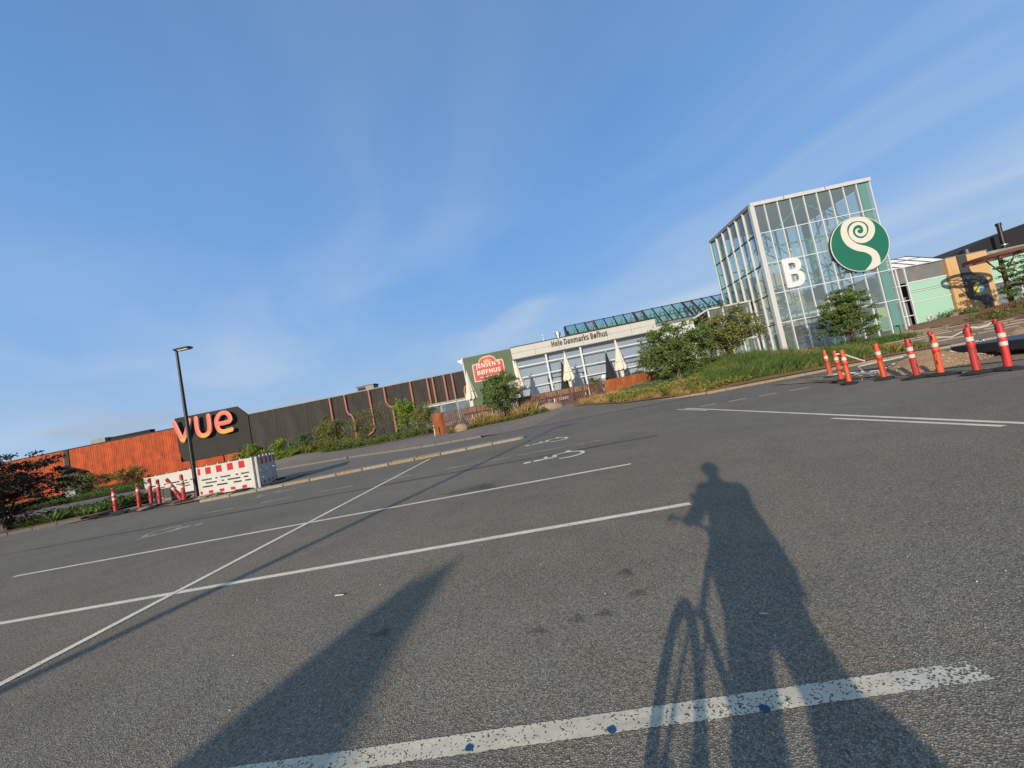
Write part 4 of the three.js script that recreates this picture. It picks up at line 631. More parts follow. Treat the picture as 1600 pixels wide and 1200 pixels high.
{ // the big round sign
  const t = thing('round_sign', 'big round green sign with a cream spiral on the glass tower', 'sign', [30.06, 9.36, 35.0]), R = 2.42;
  const lathe = [[0, 0.06], [R - 0.03, 0.06], [R, 0.03], [R, -0.16], [0, -0.16]].map((p) => new THREE.Vector2(...p));
  mesh('disc', new THREE.LatheGeometry(lathe, 72).rotateX(Math.PI / 2), mat.logoGreen, t);
  mesh('rim', new THREE.TorusGeometry(R - 0.02, 0.045, 6, 80).translate(0, 0, 0.03), mat.logoCream, t);
  mesh('edge_band', new THREE.CylinderGeometry(R + 0.012, R + 0.012, 0.16, 72, 1, true).rotateX(Math.PI / 2).translate(0, 0, -0.07), mat.blackMetal, t);
  const C = [[0.10, -2.75, 0.9], [0.55, -2.36, 0.84], [0.85, -1.95, 0.74], [0.97, -1.5, 0.64], [0.86, -1.04, 0.6], [0.36, -0.58, 0.57], [-0.31, -0.25, 0.6], [-0.83, 0.25, 0.62], [-1.07, 0.89, 0.58], [-1.04, 1.5, 0.53], [-0.76, 1.98, 0.49], [-0.22, 2.2, 0.38], [0.41, 2.16, 0.36], [0.94, 1.9, 0.43], [1.22, 1.41, 0.50], [1.16, 0.88, 0.52], [0.80, 0.42, 0.50], [0.26, 0.24, 0.44], [-0.25, 0.45, 0.40], [-0.52, 0.9, 0.36], [-0.48, 1.36, 0.33], [-0.22, 1.70, 0.30], [0.22, 1.80, 0.28], [0.58, 1.58, 0.28], [0.68, 1.21, 0.30], [0.54, 0.86, 0.29], [0.2, 0.76, 0.26], [-0.05, 0.96, 0.21], [-0.05, 1.22, 0.17], [0.12, 1.34, 0.11], [0.28, 1.25, 0.04]];
  const ribbon = (pad, z) => { const c = new THREE.CatmullRomCurve3(C.map((p) => new THREE.Vector3(p[0], p[1], p[2])), false, 'centripetal'), N = 220, P = [], ix = []; for (let i = 0; i <= N; i++) { const q = c.getPoint(i / N), d = c.getTangent(i / N), l = Math.hypot(d.x, d.y), hw = q.z / 2 + pad; for (const s of [-1, 1]) { let x = q.x - d.y / l * hw * s, y = q.y + d.x / l * hw * s; const rr = Math.hypot(x, y), lim = R - 0.06; if (rr > lim) { x *= lim / rr; y *= lim / rr; } P.push(x, y, z, x, y, 0.05); } if (i) { const a = 4 * i - 4; ix.push(a, a + 2, a + 4, a + 4, a + 2, a + 6, a, a + 4, a + 1, a + 1, a + 4, a + 5, a + 2, a + 3, a + 6, a + 6, a + 3, a + 7); } } const g = new THREE.BufferGeometry(); g.setAttribute('position', new THREE.Float32BufferAttribute(P, 3)); g.setAttribute('uv', new THREE.Float32BufferAttribute(new Float32Array(P.length / 3 * 2), 2)); g.setIndex(ix); const q = g.toNonIndexed(); q.computeVertexNormals(); return q; };
  const sp = mesh('spiral', ribbon(0, 0.10), mat.logoCream, t);
  mesh('bracket', [0, 1, 2, 3, 4].map((k) => { const a = (200 + k * 28) * DEG; return beam([Math.cos(a) * 2.3, Math.sin(a) * 2.3, 0.1], [Math.cos(a) * 2.4, Math.sin(a) * 2.4, 0.38], 0.1, 0.1); }), mat.blackMetal, t);
}
{ // white letter on the tower
  const t = thing('letter_sign', 'big white letter B fixed on the glass tower', 'sign', [24.25, 6.85, 35.22]); const g = text('B', 2.6, 0.16); g.computeBoundingBox(); const b = g.boundingBox; g.scale(1.62 / (b.max.x - b.min.x), 2.62 / (b.max.y - b.min.y), 1); mesh('letter', g, M([0.53, 0.54, 0.54], 0.5), t); mesh('rail', [box(1.5, 0.06, 0.12, 0, 0.5, 0.06), box(1.5, 0.06, 0.12, 0, 2.0, 0.06)], mat.steel, t);
}
// ---------------------------------------------------------------- shops right of the tower
{
  const t = thing('shop_building', 'low shop block with pale green glass beside the tower', 'building'), F = 37, yb = 1.0;
  mesh('core', [span(32.6, 64, 0.6, 6.7, F + 1.2, F + 22)], mat.grey, t);
  mesh('grey_band', span(34.2, 38.3, 5.45, 6.8, F - 0.02, F + 1.2), mat.grey, t);
  mesh('green_pane', span(34.95, 38.25, yb, 3.55, F - 0.06, F), mat.greenGlass, t); mesh('green_pane', span(34.95, 38.25, 3.68, 4.45, F - 0.06, F), mat.greenGlass, t); mesh('green_pane', span(34.95, 38.25, 4.62, 5.35, F - 0.06, F), mat.greenGlass, t);
  for (const y of [3.61, 4.53, 5.4]) mesh('rail', span(34.9, 38.28, y - 0.05, y + 0.05, F - 0.1, F), mat.frame, t);
  for (const x of [34.15, 34.88]) mesh('mullion', span(x - 0.05, x + 0.05, yb, 6.8, F - 0.12, F + 0.02), mat.frame, t);
  for (let j = 0; j < 4; j++) { mesh('pane', new THREE.PlaneGeometry(1.5, 1.3).translate(33.4, 1.7 + j * 1.4, -F + 0.05), mat.glass, t); mesh('rail', span(32.6, 34.9, 1.0 + j * 1.4, 1.07 + j * 1.4, F - 0.1, F), mat.frame, t); }
  mesh('dark_room', span(32.6, 34.9, yb, 6.6, F + 1.1, F + 1.19), mat.grey, t); mesh('door', span(34.3, 34.8, yb, 4.2, F + 0.3, F + 0.36), mat.grey, t);
  // sloping white skylight
  const P = (x, k) => [x, lerp(6.86, 8.35, k), lerp(F - 0.1, F + 3.2, k)];
  for (let k = 0; k < 4; k++) { const a = 33.2 + k * 1.32, g = mesh('skylight_pane', boxUV(new THREE.BoxGeometry(1.26, 0.05, Math.hypot(1.49, 3.3))), mat.opal, t); g.position.set(a + 0.66, 7.6, -(F + 1.55)); g.rotation.x = Math.atan2(1.49, 3.3); }
  for (let k = 0; k <= 4; k++) mesh('glazing_bar', beam(P(33.2 + k * 1.32, -0.02), P(33.2 + k * 1.32, 1.02), 0.07, 0.16), mat.blackMetal, t);
  for (const k of [0, 0.62, 1]) mesh('purlin', beam(P(33.1, k), P(38.55, k), 0.07, 0.17), k ? mat.blackMetal : mat.white, t);
  // orange boarded front with the black wave
  const bx0 = 38.62, bx1 = 41.8, n = 24; for (let k = 0; k < n; k++) { const y = 1.1 + k * 0.24; mesh('board', span(bx0, bx1, y, y + 0.230, F - 0.30, F - 0.1), mat.board, t); }
  mesh('side_boards', Array.from({ length: n }, (_, k) => span(38.3, bx0 - 0.005, 1.1 + k * 0.24, 1.33 + k * 0.24, F - 0.29, F + 0.2)), mat.board, t);
  mesh('board_core', span(38.34, 41.75, 1.0, 6.84, F - 0.285, F + 0.9), mat.board, t); mesh('cap', span(38.25, 41.85, 6.86, 6.92, F - 0.34, F + 0.95), mat.midGrey, t);
  { const s = new THREE.Shape(); s.moveTo(39.2, 6.9); s.lineTo(40.0, 6.9); s.lineTo(40.02, 5.7); s.quadraticCurveTo(40.05, 5.05, 40.5, 4.92); s.quadraticCurveTo(41.25, 4.75, 41.25, 4.0); s.lineTo(41.25, 1.1); s.lineTo(40.5, 1.1); s.lineTo(40.5, 2.05); s.quadraticCurveTo(40.45, 2.6, 39.9, 2.72); s.quadraticCurveTo(39.26, 2.85, 39.26, 3.5); s.lineTo(39.2, 6.9); mesh('wave_panel', new THREE.ExtrudeGeometry(s, { depth: 0.06, bevelEnabled: false, curveSegments: 10 }).translate(0, 0, -F + 0.31), M([0.035, 0.036, 0.04], 0.6), t); }
  { const lg = mesh('logo_disc', new THREE.CircleGeometry(0.44, 32, Math.PI * 0.42, Math.PI * 1.05).translate(40.33, 3.72, -F + 0.385), M([0.55, 0.40, 0.02], 0.5), t); mesh('logo_half', new THREE.CircleGeometry(0.44, 32, -Math.PI * 0.53, Math.PI * 0.95).translate(40.33, 3.72, -F + 0.385), M([0.015, 0.15, 0.26], 0.5), lg);
    mesh('logo_stroke', [beam([40.3, 3.62, F - 0.39], [40.5, 3.78, F - 0.39], 0.07, 0.02), beam([40.5, 3.78, F - 0.39], [40.55, 3.66, F - 0.39], 0.06, 0.02), beam([40.62, 3.62, F - 0.39], [40.72, 3.76, F - 0.39], 0.06, 0.02)], mat.reflective, lg); }
  // glazing right of the boards
  for (let k = 0; k < 4; k++) { mesh('green_pane', span(41.95 + k * 2.2, 44.05 + k * 2.2, 3.9, 6.0, F - 0.06, F + 0.0), mat.greenGlass, t); mesh('pane', new THREE.PlaneGeometry(2.05, 2.6).translate(43 + k * 2.2, 2.5, -F), mat.glass, t); mesh('mullion', span(41.85 + k * 2.2, 41.97 + k * 2.2, 1.0, 6.6, F - 0.14, F + 0.02), mat.frame, t); }
  mesh('inner_wall', span(41.9, 51, 1.0, 3.8, F + 1.0, F + 1.15), mat.grey, t); mesh('rail', span(41.9, 51, 3.8, 3.9, F - 0.1, F), mat.frame, t); mesh('band', span(41.9, 51, 6.05, 6.75, F - 0.1, F + 1.1), mat.midGrey, t);
  // dark roof, duct and stack
  mesh('dark_roof', shapeGeo([[39.0, 6.95], [46, 8.55], [56, 10.2], [62, 10.2], [62, 6.75], [39, 6.75]], 9).translate(0, 0, -F - 10.5), mat.roofDark, t);
  mesh('duct', [cyl(0.5, 0.42, 0.5, 41.0, 6.9, F + 0.5, 10), cyl(0.62, 0.62, 0.14, 41.0, 6.86, F + 0.5, 10)], mat.blackMetal, t);
  const st = mesh('stack', [cyl(0.16, 0.16, 2.2, 44.3, 6.9, F + 0.5, 14), cyl(0.2, 0.2, 0.25, 44.3, 8.95, F + 0.5, 14)], mat.blackMetal, t); mesh('stack_collar', cyl(0.27, 0.27, 0.07, 44.3, 7.1, F + 0.5, 14), mat.steel, st);
}
{ // small white double round emblem at the foot of the green glass
  const t = thing('white_emblem', 'small white rounded emblem at the foot of the pale green glass', 'sign', [36.0, 1.28, 36.85]); mesh('lobe', new THREE.TorusGeometry(0.20, 0.09, 8, 20).translate(0, 0.62, 0), mat.reflective, t); mesh('lobe', new THREE.TorusGeometry(0.22, 0.1, 8, 20).translate(0.06, 0.22, 0), mat.reflective, t);
}
// big plain mall block behind everything
{ const t = thing('mall_building', 'plain pale mall block behind the glass tower', 'building'); mesh('wall', span(11.5, 33, 0.5, 7.2, 47.5, 80), mat.midGrey, t); mesh('roof_edge', span(11.4, 33.1, 7.2, 7.4, 47.4, 80.1), mat.grey, t); }
// ================================================================ terrace
structure('terrace', span(-7.6, 12.0, 0.2, 0.72, 31.7, 36.85), mat.tanBoard, 'raised boarded terrace before the restaurant windows');
{
  const t = thing('slat_fence', 'rusty brown fence of upright slats along the terrace', 'fence'), r = rng(9), F = 31;
  const yTop = 1.9; for (let k = 0; k < 92; k++) { const x = -7.85 + k * 0.15, y0 = hgt(x, F) + 0.05, s = mesh('slat', box(0.075, yTop - 0.12 - y0, 0.035), mat.rustWood, t); s.position.set(x, (yTop - 0.12 + y0) / 2, -F); s.rotation.z = (r() - 0.5) * 0.012; }
  for (let k = 0; k < 14; k++) { const x = -7.9 + k * 1.05, y0 = hgt(x, F); mesh('post', span(x - 0.05, x + 0.05, y0 - 0.1, yTop - 0.075, F + 0.03, F + 0.13), mat.rustWood, t); }
  for (let k = 0; k < 7; k++) mesh('rail', span(-7.95 + k * 1.98, -7.97 + (k + 1) * 1.98, yTop - 0.07, yTop, F - 0.07, F + 0.16), mat.rustWood, t);
}
{
  const t = thing('bench_screen', 'row of tan boards behind the slat fence on the terrace', 'screen'); for (let k = 0; k < 9; k++) { const x = -6.5 + k * 1.2; if (k === 2 || k === 3) continue; mesh('board', span(x, x + 1.1, 1.28, 1.86, 32.6, 32.65), mat.tanBoard, t); mesh('post', span(x + 1.1, x + 1.17, 0.72, 1.95, 32.6, 32.7), mat.rustWood, t); }
}
function curvedPanel(label, cx, cf, rad, a0, a1, y0, y1, thick = 0.02) {
  const t = thing('steel_panel', label, 'wall'), n = 14, P = [], ix = [];
  for (let i = 0; i <= n; i++) { const a = lerp(a0, a1, i / n) * DEG; for (const rr of [rad, rad - thick]) { const x = cx + Math.cos(a) * rr, f = cf + Math.sin(a) * rr; P.push(x, y0, -f, x, y1, -f); } if (i) { const q = 4 * i - 4; for (const [A, B, C, D] of [[q, q + 4, q + 1, q + 5], [q + 3, q + 7, q + 2, q + 6], [q + 1, q + 5, q + 3, q + 7]]) ix.push(A, B, C, C, B, D); } }
  const g = new THREE.BufferGeometry(); g.setAttribute('position', new THREE.Float32BufferAttribute(P, 3)); g.setIndex(ix); const q = g.toNonIndexed(); q.computeVertexNormals(); boxUV(q); mesh('sheet', q, new THREE.MeshStandardMaterial({ ...{}, color: mat.rust.color, map: mat.rust.map, roughness: 0.9, side: THREE.DoubleSide }), t);
  mesh('stiffener', [0.1, 0.5, 0.9].map((k) => { const a = lerp(a0, a1, k) * DEG, rr = rad - thick - 0.03; return span(cx + Math.cos(a) * rr - 0.02, cx + Math.cos(a) * rr + 0.02, y0, y1 - 0.05, cf + Math.sin(a) * rr - 0.02, cf + Math.sin(a) * rr + 0.02); }), mat.rustWood, t);
}
curvedPanel('curved rusty steel panel at the end of the slat fence', -8.5, 31.9, 0.62, 170, 330, 0.05, 1.96);
curvedPanel('long curved rusty steel wall beside the round tree', 7.3, 34.5, 4.1, 242, 322, 0.3, 1.93);
// parasols, closed
function parasol(label, x, f, y0, yb, yt, m, group, tie = true) {
  const t = thing('closed_parasol', label, 'parasol', [x, y0, f], 0, group), N = 40, K = 26, P = [], ix = [], H = yt - yb;
  const rad = (k) => k < 0.1 ? lerp(0.46, 0.47, k / 0.1) : k < 0.93 ? lerp(0.47, 0.07, Math.pow((k - 0.1) / 0.83, 0.85)) : lerp(0.07, 0.03, (k - 0.93) / 0.07);
  for (let i = 0; i <= K; i++) for (let j = 0; j <= N; j++) { const k = i / K, a = j / N * 6.2832, fold = 1 + 0.17 * Math.cos(a * 8 + Math.sin(k * 5) * 0.3) * (1 - k * 0.6) + 0.06 * Math.cos(a * 3 + 1 + x), rr = rad(k) * fold, hem = i === 0 ? 0.06 * Math.cos(a * 8) : 0; P.push(Math.cos(a) * rr, yb - y0 + k * H + hem, Math.sin(a) * rr); }
  for (let i = 0; i < K; i++) for (let j = 0; j < N; j++) { const q = i * (N + 1) + j; ix.push(q, q + N + 1, q + 1, q + 1, q + N + 1, q + N + 2); }
  const g = new THREE.BufferGeometry(); g.setAttribute('position', new THREE.Float32BufferAttribute(P, 3)); g.setAttribute('uv', new THREE.Float32BufferAttribute(P.flatMap((v, i) => i % 3 === 0 ? [P[i] * 2, P[i + 1]] : []), 2)); g.setIndex(ix); g.computeVertexNormals(); mesh('canopy', g, m, t);
  mesh('pole', cyl(0.035, 0.035, yt - y0 + 0.08, 0, 0, 0, 10), mat.steel, t); mesh('finial', new THREE.SphereGeometry(0.05, 8, 6).translate(0, yt - y0 + 0.08, 0), mat.reflective, t);
  mesh('base', [cyl(0.38, 0.34, 0.09, 0, 0, 0, 16)], mat.grey, t); if (tie) mesh('tie_band', new THREE.TorusGeometry(0.40, 0.035, 6, 24).rotateX(Math.PI / 2).translate(0, (yb - y0) + 0.3 * H, 0), m, t).scale.set(0.92, 1, 0.92);
  if (m === mat.canvas) mesh('pole_cover', cyl(0.13, 0.22, 0.8, 0, yb - y0 - 0.62, 0, 12), mat.canvas, t);
}
parasol('closed cream parasol beside the green sign wall', -5.85, 34, 0.72, 2.6, 5.1, mat.canvas, 'closed cream parasols');
parasol('closed cream parasol between the bushy tree and the restaurant windows', -1.37, 34, 0.72, 2.6, 5.1, mat.canvas, 'closed cream parasols');
parasol('closed cream parasol before the middle restaurant window with a black one close behind', 3.02, 34, 0.72, 2.6, 5.08, mat.canvas, 'closed cream parasols');
parasol('closed cream parasol between a black parasol and the round tree', 7.6, 34, 0.72, 2.6, 5.08, mat.canvas, 'closed cream parasols');
parasol('closed black parasol half hidden by a cream parasol', 2.72, 35.2, 0.72, 1.6, 4.5, mat.canvasDark, 'closed black parasols', false);
parasol('closed black parasol standing alone before the window', 6.75, 35, 0.72, 1.5, 4.48, mat.canvasDark, 'closed black parasols', false);
{ const t = thing('globe_lamp', 'white globe lamp standing behind the rusty fence', 'lamp', [5.95, 0.72, 34]); mesh('post', cyl(0.03, 0.03, 1.45, 0, 0, 0, 8), mat.steel, t); mesh('globe', new THREE.SphereGeometry(0.2, 20, 14).translate(0, 1.6, 0), mat.opal, t); mesh('foot', cyl(0.12, 0.12, 0.04), mat.steel, t); }
makeTree('potted_plant', 'dark leafy plant before the end window of the restaurant', 'plant', [9.3, 0.72, 35.4], { seed: 51, h: 2.1, rx: 0.6, base: 0.2, n: 30, per: 40, leafLen: 0.16, spread: 0.25, trunk: 0.02, leaf: leaf.dark });
makeTree('potted_plant', 'low dark plants behind the fence near the middle parasol', 'plant', [5.4, 0.72, 35.9], { seed: 52, h: 1.9, rx: 0.7, base: 0.2, n: 30, per: 40, leafLen: 0.14, spread: 0.25, trunk: 0.02, leaf: leaf.dark });
// boulders
function boulder(label, x, f, sx, sy, sz, seed) { const g = mergeVertices(new THREE.IcosahedronGeometry(1, 4).deleteAttribute('normal').deleteAttribute('uv')), p = g.attributes.position; for (let i = 0; i < p.count; i++) { const a = p.getX(i), b = p.getY(i), c = p.getZ(i), k = 0.78 + 0.42 * fbm(a * 1.3 + 3, b * 1.3 + c * 1.1 + 3, seed, 4); p.setXYZ(i, a * k * sx, Math.max(-0.35, b * k) * sy, c * k * sz); } g.computeVertexNormals(); const q = toCreasedNormals(g, 0.5); boxUV(q); const o = tag(mesh('boulder', q, mat.stone), label, 'boulder'); o.position.set(x, hgt(x, f) + sy * 0.3, -f); return o; }
boulder('sandy boulder at the corner of the narrow fence bed', -6.2, 29.0, 0.55, 0.42, 0.42, 3); boulder('flat sandy boulder at the far end of the fence bed', 0.8, 29.9, 0.95, 0.42, 0.5, 8); boulder('small dark boulder at the foot of the brick front', 35.6, 34.4, 0.5, 0.5, 0.4, 12);
{ const t = thing('marker_post', 'short pale marker post before the curved rusty panel', 'post', [-8.72, hgt(-8.72, 30.6), 30.6]); mesh('shaft', rbox(0.07, 0.85, 0.07, 0.015, 0, 0.42, 0), mat.reflective, t); mesh('band', box(0.08, 0.12, 0.08, 0, 0.68, 0), mat.bluePaint, t); mesh('foot', cyl(0.12, 0.1, 0.08), mat.kerb, t); }

// ================================================================ site: bollards
const bollardLathe = (pts) => new THREE.LatheGeometry(pts.map((p) => new THREE.Vector2(...p)), 16);
function makeBollard(m, low, bands) {
  const t = new THREE.Group();
  const body = mesh('tube', bollardLathe([[0.074, 0.05], [0.078, 0.06], [0.072, 0.55], [0.070, 0.64], [0.083, 0.66], [0.083, 0.70], [0.068, 0.72], [0.066, 0.98], [0.062, 1.05], [0.050, 1.075], [0.030, 1.08], [0, 1.07]]), m, t);
  mesh('handle_slot', [box(0.03, 0.10, 0.15, 0, 0.985, 0)], mat.rubber, body); mesh('lower_slot', box(0.024, 0.11, 0.152, 0, 0.34, 0), mat.rubber, body);
  for (const y of bands) mesh('reflective_band', bollardLathe([[0.0665, y - 0.05], [0.0745, y - 0.048], [0.0745, y + 0.048], [0.0665, y + 0.05]]), mat.reflective, t);
  if (low) mesh('sleeve', bollardLathe([[0.07, 0.60], [0.0775, 0.605], [0.0775, 0.66], [0.07, 0.665]]), mat.tapeRed, t);
  const foot = new THREE.LatheGeometry([[0.30, 0], [0.31, 0.02], [0.27, 0.045], [0.12, 0.075], [0.09, 0.078], [0, 0.078]].map((p) => new THREE.Vector2(...p)), 8).scale(1.25, 1, 0.82); const fm = mesh('rubber_foot', toCreasedNormals(foot, 0.5), mat.rubber, t); mesh('foot_grip', [box(0.14, 0.03, 0.3, 0.3, 0.02, 0), box(0.14, 0.03, 0.3, -0.3, 0.02, 0)], mat.rubber, fm);
  return t;
}
const protos = { o1: makeBollard(mat.orangePlastic, true, [0.79]), r2: makeBollard(mat.redPlastic, false, [0.79, 0.60]), r1: makeBollard(mat.redPlastic, false, [0.80]), r0: makeBollard(mat.redPlastic, true, [0.82]) };
function bollard(kind, label, x, f, ry, tilt, group, y = 0.012, s = 1) { const o = protos[kind].clone(true); o.name = num('site_bollard'); scene.add(o); o.position.set(x, y, -f); o.rotation.set(tilt[0], ry, tilt[1], 'XYZ'); o.scale.set(s * 0.9, s, s * 0.9); return tag(o, label, 'bollard', group); }
const RG = 'red and orange site bollards by the gravel heap', LG = 'red site bollards by the white barriers';
bollard('o1', 'orange bollard with one band, end of the row by the grass bank', 11.73, 16.32, 0.4, [0, 0.05], RG, 0.012, 1.05);
bollard('o1', 'orange bollard with one band, middle of the close trio beside the white pipe', 10.32, 13.92, 0.2, [0, 0.03], RG);
bollard('o1', 'orange bollard with one band and a fluttering tape end', 9.59, 12.66, 1.0, [0, 0.0], RG);
bollard('o1', 'orange bollard with one band standing before the flat white pipe', 10.14, 12.08, 0.6, [0, 0.05], RG);
bollard('r2', 'red bollard with two bands before the gravel heap', 10.0, 10.94, 0.1, [0, 0.03], RG);
bollard('o1', 'orange bollard with one band before the dark slab end', 10.22, 10.56, 2.0, [0, 0.02], RG);
bollard('r1', 'red bollard with one wide band before the dark slab', 10.16, 9.68, 0.3, [0, -0.01], RG, 0.012, 1.02);
bollard('r2', 'red bollard with two bands tied with red tape', 10.49, 9.37, 1.2, [0, 0.05], RG);
bollard('r2', 'red bollard with two bands standing behind the gravel heap', 15.45, 16.0, 0.5, [0, -0.02], RG);
bollard('r1', 'red bollard behind the dark slab holding the barrier tape', 16.87, 16.0, 0.5, [0, 0.0], RG);
bollard('r1', 'leaning red bollard at the small spoil heap', 18.0, 16.1, 0.5, [0.05, 0.22], RG);
bollard('r2', 'red bollard with two bands at the end of the low bed kerb', -19.45, 16.1, 0.3, [0, 0.0], LG, 0.04, 1.07);
bollard('r0', 'dark red bollard behind the paver stack', -18.6, 16.9, 0.3, [0, -0.03], LG, 0.05, 1.15);
bollard('r1', 'red bollard with one band before the paver stack', -17.8, 15.65, 0.3, [0, -0.03], LG, 0.04, 1.05);
bollard('r0', 'red bollard beside the paver stack with the plain top', -16.95, 15.75, 0.3, [0, -0.02], LG, 0.04, 1.05);
bollard('r2', 'strongly leaning red bollard between two upright ones', -16.0, 15.85, 0.3, [0.0, 0.42], LG, 0.05, 1.1);
bollard('r2', 'red bollard with two bands beside the lamp post', -15.66, 15.6, 0.9, [0, 0.0], LG, 0.04, 1.07);
// tape and cables
{ const t = tag(mesh('barrier_tape', [beam([16.87, 0.95, 15.95], [17.2, 0.86, 15.98], 0.045, 0.004), beam([17.2, 0.86, 15.98], [17.55, 0.88, 16.0], 0.045, 0.004), beam([17.55, 0.88, 16.0], [17.85, 0.98, 16.05], 0.045, 0.004), beam([17.8, 0.95, 16.05], [18.0, 0.55, 15.9], 0.04, 0.004), beam([15.45, 0.85, 16.0], [16.2, 0.70, 16.0], 0.035, 0.004), beam([16.2, 0.70, 16.0], [16.87, 0.9, 16.0], 0.035, 0.004)], mat.reflective), 'white barrier tape sagging between the bollards behind the slab', 'tape'); }
{ const t = tag(mesh('barrier_tape', [beam([9.62, 0.95, 12.66], [9.45, 1.0, 12.72], 0.04, 0.004), beam([9.62, 0.95, 12.66], [9.95, 0.72, 12.6], 0.035, 0.004), beam([9.95, 0.72, 12.6], [10.1, 0.62, 12.55], 0.035, 0.004)], mat.reflective), 'torn white tape end tied to the orange bollard trio', 'tape'); }
{ const t = tag(mesh('white_pipe', pathTube([[10.6, 0.10, 13.9], [11.9, 0.12, 15.0], [12.9, 0.22, 16.4], [14.4, 0.20, 17.2], [15.6, 0.2, 17.5]], 0.032, 10, 8), mat.reflective), 'white plastic pipe lying behind the orange bollards', 'pipe'); }
{ const pts = []; for (let k = 0; k <= 26; k++) { const a = k / 26 * 9.2; pts.push([10.9 + 0.75 * Math.cos(a) + k * 0.012, 0.05 + 0.20 * Math.abs(Math.sin(a * 0.5)), 14.3 + 0.95 * Math.sin(a)]); } pts.push([11.0, 0.03, 13.2], [11.3, 0.03, 12.6]); tag(mesh('white_cable', pathTube(pts, 0.016, 6, 3, 0.5), mat.reflective), 'loops of thin white cable around the orange bollard trio', 'cable'); }
// gravel heaps
function heap(label, x, f, rx, rz, h, seed) {
  const g = new THREE.CircleGeometry(1, 56, 0, 6.2832), n = 22, P = [], ix = [], S = 56; for (let i = 0; i <= n; i++) for (let j = 0; j <= S; j++) { const k = i / n, a = j / S * 6.2832, e = 1 + 0.25 * (fbm(Math.cos(a) * 2 + 4, Math.sin(a) * 2 + 4, seed, 3) - 0.5), X = Math.cos(a) * k * rx * e, Z = Math.sin(a) * k * rz * e; const ridge = Math.pow(1 - k, 0.85), y = h * ridge * (0.75 + 0.6 * fbm(X * 1.6 + 8, Z * 1.6 + 8, seed + 1, 3)) + (1 - k) * 0.10 * (fbm(X * 7 + 3, Z * 7 + 3, seed + 2, 3) - 0.5) - 0.02 * k; P.push(X, y, Z); }
  for (let i = 0; i < n; i++) for (let j = 0; j < S; j++) { const q = i * (S + 1) + j; ix.push(q, q + S + 1, q + 1, q + 1, q + S + 1, q + S + 2); } ix.forEach((v, i) => { if (i % 3 === 1) { const s = ix[i]; ix[i] = ix[i + 1]; ix[i + 1] = s; } });
  const b = new THREE.BufferGeometry(); b.setAttribute('position', new THREE.Float32BufferAttribute(P, 3)); b.setAttribute('uv', new THREE.Float32BufferAttribute(P.flatMap((v, i) => i % 3 === 0 ? [P[i], P[i + 2]] : []), 2)); b.setIndex(ix); b.computeVertexNormals();
  const t = thing('gravel_heap', label, 'heap', [x, 0.01, f]); mesh('mass', b, mat.gravel, t);
  const r = rng(seed), st = []; for (let k = 0; k < 420; k++) { const a = r() * 6.28, q = Math.pow(r(), 0.6) * 1.12, s = 0.012 + 0.05 * r() * r() * r(), y = h * Math.pow(Math.max(0, 1 - q), 0.85) * 0.98; st.push(new THREE.DodecahedronGeometry(s, 0).scale(1, 0.7, 1.2).rotateY(r() * 6).translate(Math.cos(a) * q * rx, y + s * 0.3, Math.sin(a) * q * rz)); }
  tag(mesh('loose_stone', st, M([0.40, 0.33, 0.24], 0.95), t), null, null, null, 'stuff');
}
heap('heap of tan gravel behind the row of bollards', 12.3, 13.0, 1.75, 1.0, 0.55, 5); heap('small pale spoil heap past the dark slab', 18.9, 16.2, 1.2, 0.9, 0.55, 9);
{ const t = thing('dark_slab', 'long dark steel plate resting on timber blocks', 'plate', [14.0, 0, 13.95], Math.atan2(-0.97, -0.22)); mesh('plate', rbox(5.2, 0.28, 1.9, 0.02, 2.6, 0.32, 0.95), mat.navy, t); for (const x of [0.9, 2.7, 4.5]) { mesh('timber_block', box(0.35, 0.17, 0.28, x, 0.085, 0.25), mat.wood, t); mesh('timber_block', box(0.35, 0.17, 0.28, x, 0.085, 1.6), mat.wood, t); } mesh('lifting_eye', [0.5, 4.6].map((x) => new THREE.TorusGeometry(0.07, 0.018, 6, 14).translate(x, 0.5, -0.5)), mat.steel, t); }
{ const t = thing('rubber_mat', 'black rubber sheet on the ground beside the white pipe', 'sheet', [13.2, 0.03, 15.2], -0.4); const g = new THREE.BoxGeometry(2.6, 0.05, 1.0, 14, 1, 6), p = g.attributes.position; for (let i = 0; i < p.count; i++) p.setY(i, p.getY(i) + 0.09 * fbm(p.getX(i) * 1.4 + 4, p.getZ(i) * 2 + 4, 3, 2)); g.computeVertexNormals(); mesh('sheet', boxUV(g), mat.rubber, t); mesh('fold', boxUV(new THREE.CylinderGeometry(0.06, 0.06, 1.0, 8).rotateX(Math.PI / 2).translate(1.25, 0.1, 0)), mat.rubber, t); }

